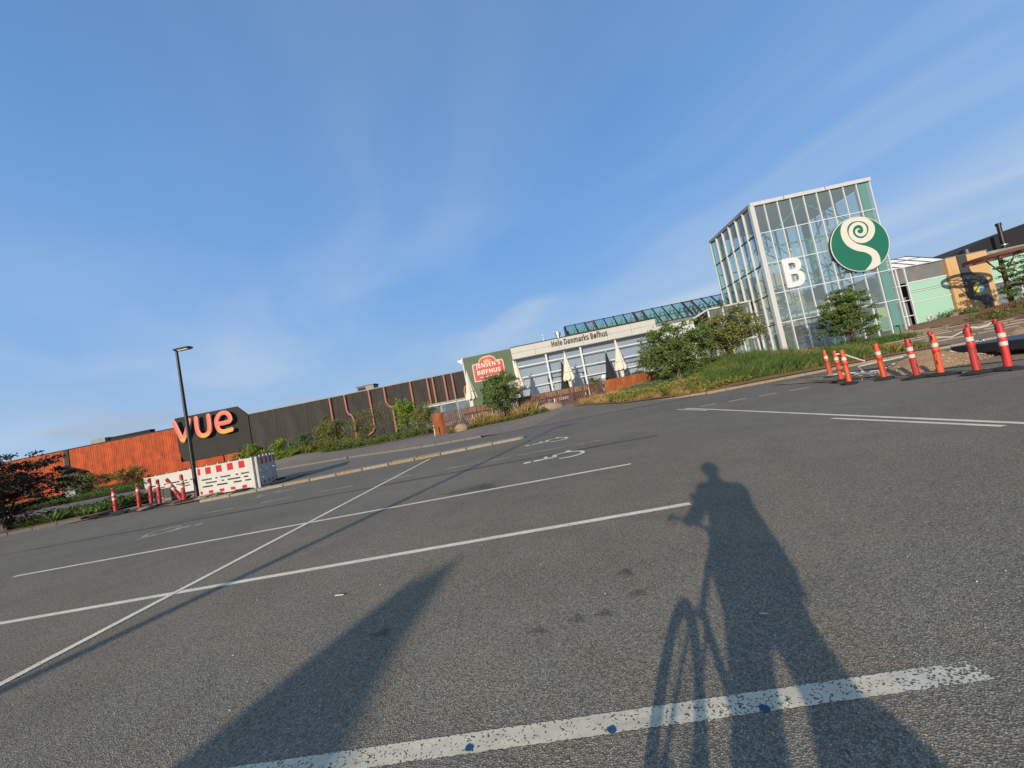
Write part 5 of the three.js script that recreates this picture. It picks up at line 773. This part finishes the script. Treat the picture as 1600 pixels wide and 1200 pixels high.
// ---------------------------------------------------------------- site barriers
function siteBarrier(label, a, b, y, h, nRed) {
  const L = Math.hypot(b[0] - a[0], b[1] - a[1]), t = thing('site_barrier', label, 'barrier', [a[0], y, a[1]], Math.atan2(b[1] - a[1], b[0] - a[0]), 'white site barriers round the dug up strip');
  const slot = (x, yy, w, hh) => { const p = new THREE.Path(), r = hh / 2; p.moveTo(x + r, yy); p.lineTo(x + w - r, yy); p.absarc(x + w - r, yy + r, r, -Math.PI / 2, Math.PI / 2, false); p.lineTo(x + r, yy + hh); p.absarc(x + r, yy + r, r, Math.PI / 2, Math.PI * 1.5, false); return p; };
  const s = new THREE.Shape(); s.moveTo(0, 0); s.lineTo(L, 0); s.lineTo(L, h); s.lineTo(0, h); s.lineTo(0, 0); const k = L / 3.7;
  for (const [row, list] of [[0.34, [[0.25, 0.75], [1.25, 0.75], [2.35, 0.55], [3.1, 0.4]]], [0.50, [[0.5, 0.8], [1.6, 0.2], [2.0, 0.85], [3.05, 0.3]]], [0.66, [[0.25, 0.75], [1.2, 0.18], [1.55, 0.7], [2.55, 0.2], [2.9, 0.55]]]]) for (const [x, w] of list) s.holes.push(slot(x * k, row * h / 1.3, w * k, 0.075));
  mesh('panel', new THREE.ExtrudeGeometry(s, { depth: 0.05, bevelEnabled: true, bevelSize: 0.006, bevelThickness: 0.006, bevelSegments: 1, curveSegments: 5 }).translate(0, 0, -0.025), mat.barrier, t);
  const w = L / (nRed * 2 + 0.6); if (nRed < 1) nRed = -1;
  for (let q = 0; q <= nRed; q++) { const x0 = Math.max(0.02, q * 2 * w - w * 0.3), x1 = Math.min(L - 0.02, q * 2 * w + w * 0.7); if (x1 - x0 < 0.05) continue; for (const z of [0.0345, -0.0345]) { mesh('red_patch', box(x1 - x0, h * 0.235, 0.006, (x0 + x1) / 2, h * 0.845, -z), mat.tapeRed, t); mesh('red_patch', box((x1 - x0) * 0.8, h * 0.10, 0.006, (x0 + x1) / 2, h * 0.095, -z), mat.tapeRed, t); } }
  for (const [x, q] of [[0.04, 0.08], [L - 0.04, 0.08]]) mesh('end_post', rbox(q, h + 0.1, 0.09, 0.01, x, h / 2 - 0.02, 0), mat.barrier, t);
  for (let q = 1; q < 5; q++) mesh('stud', rbox(0.06, 0.07, 0.05, 0.01, L * q / 5, h + 0.035, 0), mat.barrier, t);
  for (const x of [0.25, L - 0.25]) mesh('rubber_foot', rbox(0.4, 0.1, 0.75, 0.02, x, -0.045, 0), mat.rubber, t);
}
siteBarrier('white and red site barrier facing the parking bays', [-15.38, 16.1], [-11.9, 15.0], 0.10, 1.22, 4.7);
siteBarrier('white and red site barrier turned sideways at the strip end', [-11.82, 15.06], [-13.06, 17.8], 0.10, 1.20, 4);
siteBarrier('yellowed white site barrier behind the lamp post', [-22.9, 20.6], [-19.4, 20.6], 0.12, 1.20, 0.4);
// stacks of pavers
function paverStack(label, x, f, nx, ny, nz, ry) { const t = thing('paver_stack', label, 'pavers', [x, 0.05, f], ry), r = rng(nx * 7 + ny + Math.round(x)), g = boxUV(rbox(0.28, 0.075, 0.19, 0.008)); for (let j = 0; j < ny; j++) for (let i = 0; i < nx; i++) for (let k = 0; k < nz; k++) { const m = mesh('paver', g, r() < 0.5 ? mat.kerb : mat.kerbDark, t); m.position.set((i - nx / 2) * 0.29 + (r() - 0.5) * 0.015, 0.04 + j * 0.079, (k - nz / 2) * 0.2 + (r() - 0.5) * 0.015); m.rotation.y = (r() - 0.5) * 0.05; } }
paverStack('tall stack of brown pavers among the red bollards', -17.9, 17.1, 2, 8, 2, 0.3); paverStack('lower stack of brown pavers behind the red bollards', -18.7, 17.6, 2, 6, 2, 0.1); paverStack('loose low pile of pavers before the yellowed barrier', -16.6, 17.3, 3, 2, 2, 0.5);
{ const r = rng(33); for (const [x, f, l] of [[-19.9, 15.9, 'broken kerb lump at the end of the low bed'], [-18.7, 15.6, 'broken kerb lump before the dark red bollard'], [-17.1, 15.35, 'flat broken kerb lump between two red bollards'], [-14.3, 15.35, 'broken lump under the facing barrier'], [-12.4, 14.75, 'broken lump at the barrier corner']]) { const g = new THREE.DodecahedronGeometry(0.28, 1), p = g.attributes.position; for (let i = 0; i < p.count; i++) { const k = 0.7 + 0.6 * hash2(Math.round(p.getX(i) * 40), Math.round(p.getY(i) * 40 + p.getZ(i) * 60), 5); p.setXYZ(i, p.getX(i) * k * 1.6, p.getY(i) * k * 0.35, p.getZ(i) * k); } g.computeVertexNormals(); const o = tag(mesh('rubble_lump', boxUV(g), r() < 0.5 ? mat.kerb : mat.rubber), l, 'rubble'); o.position.set(x, 0.09, -f); o.rotation.y = r() * 6; } }

// ---------------------------------------------------------------- lamp posts
function lampPost(label, x, f, H = 6.9, ry = 0) {
  const t = thing('lamp_post', label, 'lamp post', [x, 0, f], ry); mesh('pole', new THREE.CylinderGeometry(0.055, 0.095, H, 14).translate(0, H / 2, 0), mat.blackMetal, t); mesh('base_collar', cyl(0.13, 0.11, 0.3, 0, 0, 0, 14), mat.blackMetal, t);
  const head = mesh('head', rbox(0.78, 0.10, 0.30, 0.04, 0.33, H + 0.02, 0, 2), mat.blackMetal, t); mesh('lens', box(0.5, 0.02, 0.22, 0.38, H - 0.04, 0), mat.opal, head); mesh('door', box(0.09, 0.35, 0.02, 0, 0.9, 0.088), mat.black, t);
}
lampPost('tall dark lamp post standing behind the white site barrier', -16.15, 16.75, 6.9); lampPost('tall dark lamp post whose long thin shadow crosses the bays', -6.95, -5.26, 6.9);
// ---------------------------------------------------------------- round pergola and picket fence
{
  const yg = hgt(38.2, 33) + 0.1, t = thing('round_pergola', 'rusty round pergola on one post with angled braces', 'pergola', [38.45, yg, 33]); const H = 5.67 - yg;
  mesh('post', cyl(0.16, 0.13, H, 0, 0, 0, 12), mat.rustWood, t); const top = new THREE.Group(); top.name = 'canopy'; top.position.y = H;  t.add(top);
  mesh('ring', new THREE.LatheGeometry([[1.88, -0.13], [1.99, -0.13], [1.99, 0.13], [1.88, 0.13], [1.88, -0.13]].map((p) => new THREE.Vector2(...p)), 56), mat.rustWood, top); mesh('ring', new THREE.TorusGeometry(1.1, 0.03, 6, 36).rotateX(Math.PI / 2), mat.rustWood, top);
  for (let k = 0; k < 8; k++) { const a = k / 8 * 6.2832; mesh('spoke', beam([Math.cos(a) * 0.1, 0, Math.sin(a) * 0.1], [Math.cos(a) * 1.92, 0, Math.sin(a) * 1.92], 0.06, 0.10), mat.rustWood, top); }
  for (const s of [-1, 1]) mesh('brace', bar([0, H * 0.62, 0], [s * 1.2, H - 0.05, 0], 0.05), mat.rustWood, t);
}
{ const t = thing('picket_fence', 'low dark picket fence on the bank under the pergola', 'fence'); for (let k = 0; k < 30; k++) { const x = 32.9 + k * 0.16, y = hgt(x, 30.2) + 0.25 * sstep(31.5, 35, x); mesh('picket', box(0.08, 0.62, 0.03, x, y + 0.34, 30.2), mat.rustWood, t); } for (const q of [0.2, 0.5]) mesh('rail', beam([32.8, hgt(32.8, 30.25) + q, 30.25], [37.7, hgt(37.7, 30.25) + q + 0.25, 30.25], 0.05, 0.05), mat.rustWood, t); }
{ const t = thing('sign_post', 'thin dark post with small plate on the grass before the tower', 'post', [26.6, hgt(26.6, 29.5), 29.5]); mesh('post', cyl(0.025, 0.025, 0.9, 0, 0, 0, 8), mat.blackMetal, t); mesh('plate', box(0.3, 0.12, 0.02, -0.12, 0.9, 0), mat.blackMetal, t); }
{ const t = thing('electric_cabinet', 'small grey cabinet before the dark strip of the orange wall', 'cabinet', [-65.2, hgt(-65.2, 49), 49]); mesh('body', rbox(1.5, 1.1, 0.5, 0.03, 0, 0.55, 0), mat.midGrey, t); mesh('lid', rbox(1.6, 0.08, 0.6, 0.02, 0, 1.13, 0), mat.grey, t); mesh('notice', box(0.18, 0.2, 0.01, -0.3, 0.8, -0.256), mat.reflective, t).position.z = 0.512; }
// ================================================================ the cyclist, behind the camera: l to the right across the light, a along the light
const SA = Math.sin(SUN_AZ), CA = Math.cos(SUN_AZ);
const SPt = (l, h, a) => [l * CA + a * SA, h, -l * SA + a * CA];       // -> (x, y, f)
{ // unseen board added behind the camera, outlined to cast the tapering shadow
  const [x, , f] = SPt(0, 0, -9), t = thing('shadow_caster_board', 'tall tapering unseen board added to cast the pointed shadow on the bays', 'sign', [x, 0, f], -SUN_AZ);
  mesh('board', new THREE.ExtrudeGeometry(new THREE.Shape([[-2.44, 0.25], [-2.44, 2.9], [-2.42, 3.25], [-2.40, 3.42], [-2.33, 3.36], [-2.27, 3.42], [-2.18, 3.49], [-2.10, 3.38], [-2.0, 3.28], [-1.88, 3.12], [-1.68, 2.98], [-1.45, 2.84], [-1.28, 2.62], [-1.2, 2.3], [-1.2, 0.25]].map((p) => new THREE.Vector2(...p))), { depth: 0.1, bevelEnabled: true, bevelSize: 0.02, bevelThickness: 0.02, bevelSegments: 2 }), mat.green, t);
  mesh('foot', box(1.6, 0.25, 0.5, -1.8, 0.125, -0.05), mat.kerb, t); mesh('frame', [box(0.08, 2.4, 0.05, -2.3, 1.35, 0.03), box(0.08, 2.2, 0.05, -1.3, 1.25, 0.03)], mat.steel, t);
}
const bike = thing('bicycle', 'bicycle with curved handlebar held by the rider with the phone', 'bicycle');
{ // built in its own frame: x forward, y up, origin under the front axle contact
  const fr = M([0.03, 0.04, 0.05], 0.35, { metal: 0.4 }), R = 0.345;
  const wheel = (name, x) => { const w = new THREE.Group(); w.name = name; w.position.set(x, R, 0); bike.add(w); mesh('tyre', new THREE.TorusGeometry(R - 0.022, 0.022, 10, 48), mat.rubber, w); mesh('rim', new THREE.TorusGeometry(R - 0.052, 0.012, 6, 48), mat.steel, w); mesh('hub', new THREE.CylinderGeometry(0.025, 0.025, 0.11, 12).rotateX(Math.PI / 2), mat.steel, w); mesh('spokes', Array.from({ length: 28 }, (_, k) => { const a = k / 28 * 6.2832, s = k % 2 ? 0.035 : -0.035; return bar([Math.cos(a) * 0.02, Math.sin(a) * 0.02, s], [Math.cos(a + 0.2) * 0.29, Math.sin(a + 0.2) * 0.29, 0], 0.0012, 0.0012, 4); }), mat.steel, w); return w; };
  wheel('front_wheel', 0).rotation.y = -23 * DEG; wheel('rear_wheel', -1.06);
  const hT = [-0.20, 0.88], hB = [-0.13, 0.68], bb = [-0.62, 0.28], st = [-0.76, 0.74];
  mesh('frame', [bar([...hT, 0], [...hB, 0], 0.02), bar([...hB, 0], [...bb, 0], 0.019), bar([-0.19, 0.84, 0], [...st, 0], 0.015), bar([...st, 0], [...bb, 0], 0.017), bar([...bb, 0.03], [-1.06, R, 0.06], 0.011), bar([...bb, -0.03], [-1.06, R, -0.06], 0.011), bar([...st, 0.02], [-1.06, R, 0.06], 0.009), bar([...st, -0.02], [-1.06, R, -0.06], 0.009)], fr, bike);
  mesh('fork', [bar([-0.11, 0.66, 0.05], [0, R, 0.055], 0.009), bar([-0.11, 0.66, -0.05], [0, R, -0.055], 0.009), bar([...hB, 0], [-0.11, 0.66, 0.05], 0.014), bar([...hB, 0], [-0.11, 0.66, -0.05], 0.014)], fr, bike);
  mesh('mudguard', [new THREE.TorusGeometry(R + 0.02, 0.024, 6, 30, 2.6).rotateZ(0.4).translate(-1.06, R, 0)], mat.blackMetal, bike);
  mesh('stem', [bar([-0.20, 0.86, 0], [-0.235, 1.02, 0], 0.015), bar([-0.235, 1.02, 0], [-0.17, 1.06, 0], 0.017)], mat.steel, bike);
  const steer = (m) => { m.position.set(-0.13, 0, 0); m.geometry.translate(0.13, 0, 0); m.rotation.y = -23 * DEG; return m; };
  const hb = mesh('handlebar', pathTube([[-0.36, 1.07, -0.35], [-0.26, 1.085, -0.30], [-0.17, 1.07, -0.12], [-0.17, 1.06, 0], [-0.17, 1.07, 0.12], [-0.26, 1.085, 0.30], [-0.36, 1.07, 0.35]], 0.0125, 8, 6, 0.5), mat.steel, bike);
  mesh('grip', [bar([-0.27, 1.084, -0.305], [-0.385, 1.066, -0.36], 0.019), bar([-0.27, 1.084, 0.305], [-0.385, 1.066, 0.36], 0.019)], mat.rubber, hb); mesh('brake_lever', [bar([-0.25, 1.07, 0.245], [-0.36, 1.03, 0.30], 0.007), bar([-0.25, 1.07, -0.245], [-0.36, 1.03, -0.30], 0.007)], mat.blackMetal, hb);
  steer(hb); for (const c of hb.children) c.geometry.translate(0.13, 0, 0);
  mesh('seat_post', bar([...st, 0], [-0.80, 0.90, 0], 0.0135), mat.steel, bike);
  const sd = new THREE.SphereGeometry(1, 20, 12).scale(0.14, 0.045, 0.085), sp = sd.attributes.position; for (let i = 0; i < sp.count; i++) { const k = lerp(1, 0.32, sstep(-0.04, 0.13, sp.getX(i))); sp.setZ(i, sp.getZ(i) * k); } sd.computeVertexNormals(); mesh('saddle', sd.translate(-0.80, 0.93, 0), mat.black, bike);
  mesh('crankset', [new THREE.CylinderGeometry(0.09, 0.09, 0.008, 24).rotateX(Math.PI / 2).translate(-0.62, 0.28, 0.05), bar([-0.62, 0.28, -0.07], [-0.48, 0.18, -0.07], 0.009), bar([-0.62, 0.28, 0.07], [-0.76, 0.38, 0.07], 0.009), box(0.09, 0.02, 0.07, -0.48, 0.18, -0.11), box(0.09, 0.02, 0.07, -0.76, 0.38, 0.11)], mat.blackMetal, bike);
  mesh('chain', new THREE.TorusGeometry(0.085, 0.004, 4, 24).translate(-0.62, 0.28, 0.05), mat.steel, bike);
  const th = 35 * DEG, [ox, , of] = SPt(-0.345, 0, 0.12);
  // heading: along the light, turned a little to the left; the bicycle leans to the right against its rider
  const head = new THREE.Vector3(SA * Math.cos(th) - CA * Math.sin(th), 0, -(CA * Math.cos(th) + SA * Math.sin(th))).normalize(), up = new THREE.Vector3(0, 1, 0), right = new THREE.Vector3().crossVectors(head, up).normalize();
  const lean = 20 * DEG, upL = up.clone().multiplyScalar(Math.cos(lean)).addScaledVector(right, Math.sin(lean)), rightL = new THREE.Vector3().crossVectors(head, upL);
  bike.matrix.makeBasis(head, upL, rightL).setPosition(ox, 0.006, -of); bike.matrix.decompose(bike.position, bike.quaternion, bike.scale);
}
bike.updateMatrixWorld(true);
{
  const t = thing('person', 'person in dark jacket standing over a bicycle holding up a phone', 'person');
  const W = (l, h, a) => { const [x, y, f] = SPt(l, h, a); return new THREE.Vector3(x, y, -f); };
  const grip = (z) => new THREE.Vector3(-0.12, 1.07, z).applyMatrix4(bike.matrixWorld);
  const gR = grip(-0.126);                                                // the grip on the rider's side
  const caps = [], cap = (A, B, ra, rb, k = 0.05) => caps.push([A, B, ra, rb]);
  const pel = W(0.27, 0.93, -0.42), hL = W(0.16, 0.90, -0.42), hR = W(0.30, 0.90, -0.42), kL = W(0.02, 0.50, -0.38), kR = W(0.36, 0.49, -0.40), aL = W(-0.03, 0.10, -0.45), aR = W(0.47, 0.10, -0.55);
  const ch = W(0.30, 1.27, -0.40), nk = W(0.285, 1.55, -0.36), sL = W(0.14, 1.485, -0.35), sR = W(0.46, 1.465, -0.39), hd = W(0.28, 1.735, -0.33);
  cap(W(0.19, 0.93, -0.42), W(0.26, 1.40, -0.39), 0.165, 0.125); cap(W(0.355, 0.98, -0.43), W(0.38, 1.39, -0.41), 0.15, 0.13); cap(sL, sR, 0.085, 0.085); cap(ch, nk, 0.11, 0.075); cap(nk, W(0.28, 1.60, -0.345), 0.06, 0.055);
  cap(hL, kL, 0.10, 0.075); cap(kL, aL, 0.078, 0.052); cap(hR, kR, 0.10, 0.105); cap(kR, aR, 0.105, 0.065); cap(hL, hR, 0.13, 0.13);
  const toe = (A, l, a) => { const B = W(l, 0.045, a); cap(A, A.clone().setY(0.06), 0.05, 0.055); cap(A.clone().setY(0.055), B, 0.055, 0.045); };
  toe(aL, -0.05, -0.27); toe(aR, 0.52, -0.37);
  // arms
  const eL = W(0.0, 1.25, -0.33); const wL = gR.clone().add(new THREE.Vector3(0, 0.035, 0)).lerp(eL, 0.24);
  cap(sL, eL, 0.068, 0.055); cap(eL, wL, 0.053, 0.036);
  const q = camera.quaternion, C = (x, y, z) => new THREE.Vector3(x, y, z).applyQuaternion(q).add(camera.position);
  const phone = thing('phone', 'dark phone held up by the rider', 'phone'); phone.position.copy(C(0.05, -0.024, 0.018)); phone.quaternion.copy(q);
  mesh('body', rbox(0.155, 0.074, 0.009, 0.004, 0, 0, 0, 3), mat.black, phone); mesh('screen', box(0.147, 0.067, 0.001, 0, 0, -0.0055), M([0.02, 0.025, 0.03], 0.1), phone); mesh('camera_plate', rbox(0.03, 0.035, 0.002, 0.0008, -0.056, 0.015, 0.0055), mat.blackMetal, phone);
  const wR = C(0.20, -0.07, 0.06), eR = W(0.44, 1.14, -0.20);
  cap(sR, eR, 0.072, 0.056); cap(eR, wR, 0.054, 0.034);
  const sdCap = (p, [A, B, ra, rb]) => { const bx = B.x - A.x, by = B.y - A.y, bz = B.z - A.z, px = p[0] - A.x, py = p[1] - A.y, pz = p[2] - A.z, k = Math.min(1, Math.max(0, (px * bx + py * by + pz * bz) / (bx * bx + by * by + bz * bz))), dx = px - bx * k, dy = py - by * k, dz = pz - bz * k; return Math.sqrt(dx * dx + dy * dy + dz * dz) - lerp(ra, rb, k); };
  const smin = (a, b, k) => { const h = Math.max(k - Math.abs(a - b), 0) / k; return Math.min(a, b) - h * h * k * 0.25; };
  function march(sdf, c, half, res) {
    const mc = new MarchingCubes(res, mat.black, false, false, 120000), n = mc.size, hs = mc.halfsize; mc.isolation = 0; let i = 0;
    for (let z = 0; z < n; z++) for (let y = 0; y < n; y++) for (let x = 0; x < n; x++) mc.field[i++] = -sdf([c.x + (x - hs) / hs * half, c.y + (y - hs) / hs * half, c.z + (z - hs) / hs * half]);
    mc.update(); const g = new THREE.BufferGeometry(), P = mc.positionArray.slice(0, mc.count * 3), Nn = mc.normalArray.slice(0, mc.count * 3); for (let k = 0; k < P.length; k += 3) { P[k] = P[k] * half + c.x; P[k + 1] = P[k + 1] * half + c.y; P[k + 2] = P[k + 2] * half + c.z; }
    g.setAttribute('position', new THREE.BufferAttribute(P, 3)); g.setAttribute('normal', new THREE.BufferAttribute(Nn, 3)); g.setAttribute('uv', new THREE.BufferAttribute(new Float32Array(P.length / 3 * 2), 2)); return g;
  }
  const cloth = (p) => { let d = 9; for (const k of caps) d = smin(d, sdCap(p, k), 0.05); return d; };
  const bodyG = paint(march(cloth, new THREE.Vector3(0.22, 0.82, 0.42), 0.90, 112), (x, y) => y < 0.13 ? [0.02, 0.02, 0.02] : y < 0.92 ? [0.03, 0.035, 0.05] : y > 1.60 ? [0.42, 0.26, 0.18] : [0.035, 0.04, 0.045]);
  // head with nose, ears, brow; eyes at half height
  const fw = new THREE.Vector3(Math.sin(-0.25) * 1, -0.12, -1).normalize(), rt = new THREE.Vector3().crossVectors(fw, new THREE.Vector3(0, 1, 0)).normalize(), upv = new THREE.Vector3().crossVectors(rt, fw);
  const Hd = (x, y, z) => hd.clone().addScaledVector(rt, x).addScaledVector(upv, y).addScaledVector(fw, z);
  const ell = (p, c, rx, ry, rz) => { const vx = p[0] - c.x, vy = p[1] - c.y, vz = p[2] - c.z, a = (vx * rt.x + vy * rt.y + vz * rt.z) / rx, b = (vx * upv.x + vy * upv.y + vz * upv.z) / ry, d = (vx * fw.x + vy * fw.y + vz * fw.z) / rz; return (Math.sqrt(a * a + b * b + d * d) - 1) * Math.min(rx, ry, rz); };
  const headS = (p) => { let d = ell(p, Hd(0, 0.02, -0.01), 0.078, 0.105, 0.098); d = smin(d, ell(p, Hd(0, -0.055, 0.03), 0.056, 0.062, 0.06), 0.03); d = smin(d, sdCap(p, [Hd(0, 0.005, 0.088), Hd(0, -0.03, 0.108), 0.009, 0.014]), 0.015); d = smin(d, sdCap(p, [Hd(-0.035, 0.02, 0.078), Hd(0.035, 0.02, 0.078), 0.012, 0.012]), 0.02); d = smin(d, sdCap(p, [Hd(-0.02, -0.062, 0.085), Hd(0.02, -0.062, 0.085), 0.008, 0.008]), 0.012); for (const s of [-1, 1]) d = smin(d, ell(p, Hd(s * 0.082, -0.005, -0.01), 0.010, 0.032, 0.02), 0.008); d = smin(d, sdCap(p, [Hd(0, -0.09, -0.03), nk, 0.052, 0.056]), 0.03); return d; };
  const headG = paint(march(headS, hd.clone(), 0.21, 88), () => [0.42, 0.26, 0.18]);
  // hands: palm slab and five fingers
  const chain = (list, r) => { const o = []; for (let i = 1; i < list.length; i++) o.push([list[i - 1], list[i], r * (1 - 0.08 * (i - 1)), r * (1 - 0.08 * i)]); return o; };
  const handSdf = (palm, fingers) => (p) => { let d = 9; for (const k of palm) d = smin(d, sdCap(p, k), 0.018); for (const fng of fingers) { let e = 9; for (const k of fng) e = smin(e, sdCap(p, k), 0.006); d = smin(d, e, 0.004); } return d; };
  // right hand: palm at the short end of the phone, four fingers behind its back face edge, thumb on the screen
  const rp = [0, 1, 2, 3].map((k) => [C(0.165, -0.075 + k * 0.001, 0.05), C(0.138, -0.055 + k * 0.017, 0.038), 0.017, 0.010]).concat([[wR, C(0.165, -0.07, 0.048), 0.028, 0.022]]);
  const rf = [0, 1, 2, 3].map((k) => chain([C(0.140, -0.052 + k * 0.017, 0.032), C(0.139, -0.056 + k * 0.019, 0.020), C(0.118 - 0.004 * (k === 1), -0.058 + k * 0.019, 0.0185 - 0.0 * k), C(0.103 + 0.004 * Math.abs(k - 1), -0.060 + k * 0.019, 0.020)], 0.0078)).concat([chain([C(0.160, -0.078, 0.05), C(0.140, -0.045, 0.044), C(0.105, -0.028, 0.033)], 0.0095)]);
  const rG = paint(march(handSdf(rp, rf), C(0.15, -0.04, 0.04), 0.13, 76), () => [0.42, 0.26, 0.18]);
  // left hand closes round the grip
  const ax = new THREE.Vector3(0.035, 0.015, -0.31).applyQuaternion(bike.quaternion).normalize(), fwd = new THREE.Vector3(0, 1, 0).applyQuaternion(bike.quaternion), out = new THREE.Vector3().crossVectors(ax, fwd).normalize();
  const Gp = (u, ang, r) => gR.clone().addScaledVector(ax, u).addScaledVector(fwd, Math.cos(ang) * r).addScaledVector(out, Math.sin(ang) * r);
  const lp = [0, 1, 2, 3].map((k) => [Gp(-0.03 + k * 0.02, -0.7, 0.045), Gp(-0.033 + k * 0.022, 0.5, 0.036), 0.016, 0.012]).concat([[wL, Gp(0, -0.8, 0.05), 0.03, 0.026]]);
  const lf = [0, 1, 2, 3].map((k) => chain([0.4, 1.3, 2.2, 3.0 + 0.15 * (k === 1)].map((a) => Gp(-0.034 + k * 0.0225, a, 0.029)), 0.0088)).concat([chain([Gp(-0.045, -0.7, 0.045), Gp(-0.062, -1.4, 0.034), Gp(-0.06, -2.2, 0.031)], 0.0098)]);
  const lG = paint(march(handSdf(lp, lf), gR.clone(), 0.13, 76), () => [0.42, 0.26, 0.18]);
  const body = mesh('body', merge([bodyG, headG, rG, lG]), M([1, 1, 1], 0.8, { vertexColors: true }), t);
  // hair cap and eyes
  const hairS = (p) => Math.max(ell(p, Hd(0, 0.036, -0.02), 0.104, 0.108, 0.116), -ell(p, Hd(0, -0.06, 0.10), 0.10, 0.115, 0.10)); mesh('hair', march(hairS, Hd(0, 0.03, -0.01), 0.15, 52), M([0.035, 0.022, 0.014], 0.85), t);
  for (const s of [-1, 1]) { const e = new THREE.SphereGeometry(0.0125, 14, 10); const m = mesh('eye', e, M([0.5, 0.5, 0.48], 0.3), t); m.position.copy(Hd(s * 0.032, 0.004, 0.072)); const ir = mesh('iris', new THREE.SphereGeometry(0.0062, 10, 8), M([0.03, 0.025, 0.02], 0.3), m); ir.position.copy(fw.clone().multiplyScalar(0.0085)); }
}
renderer.render(scene, camera);
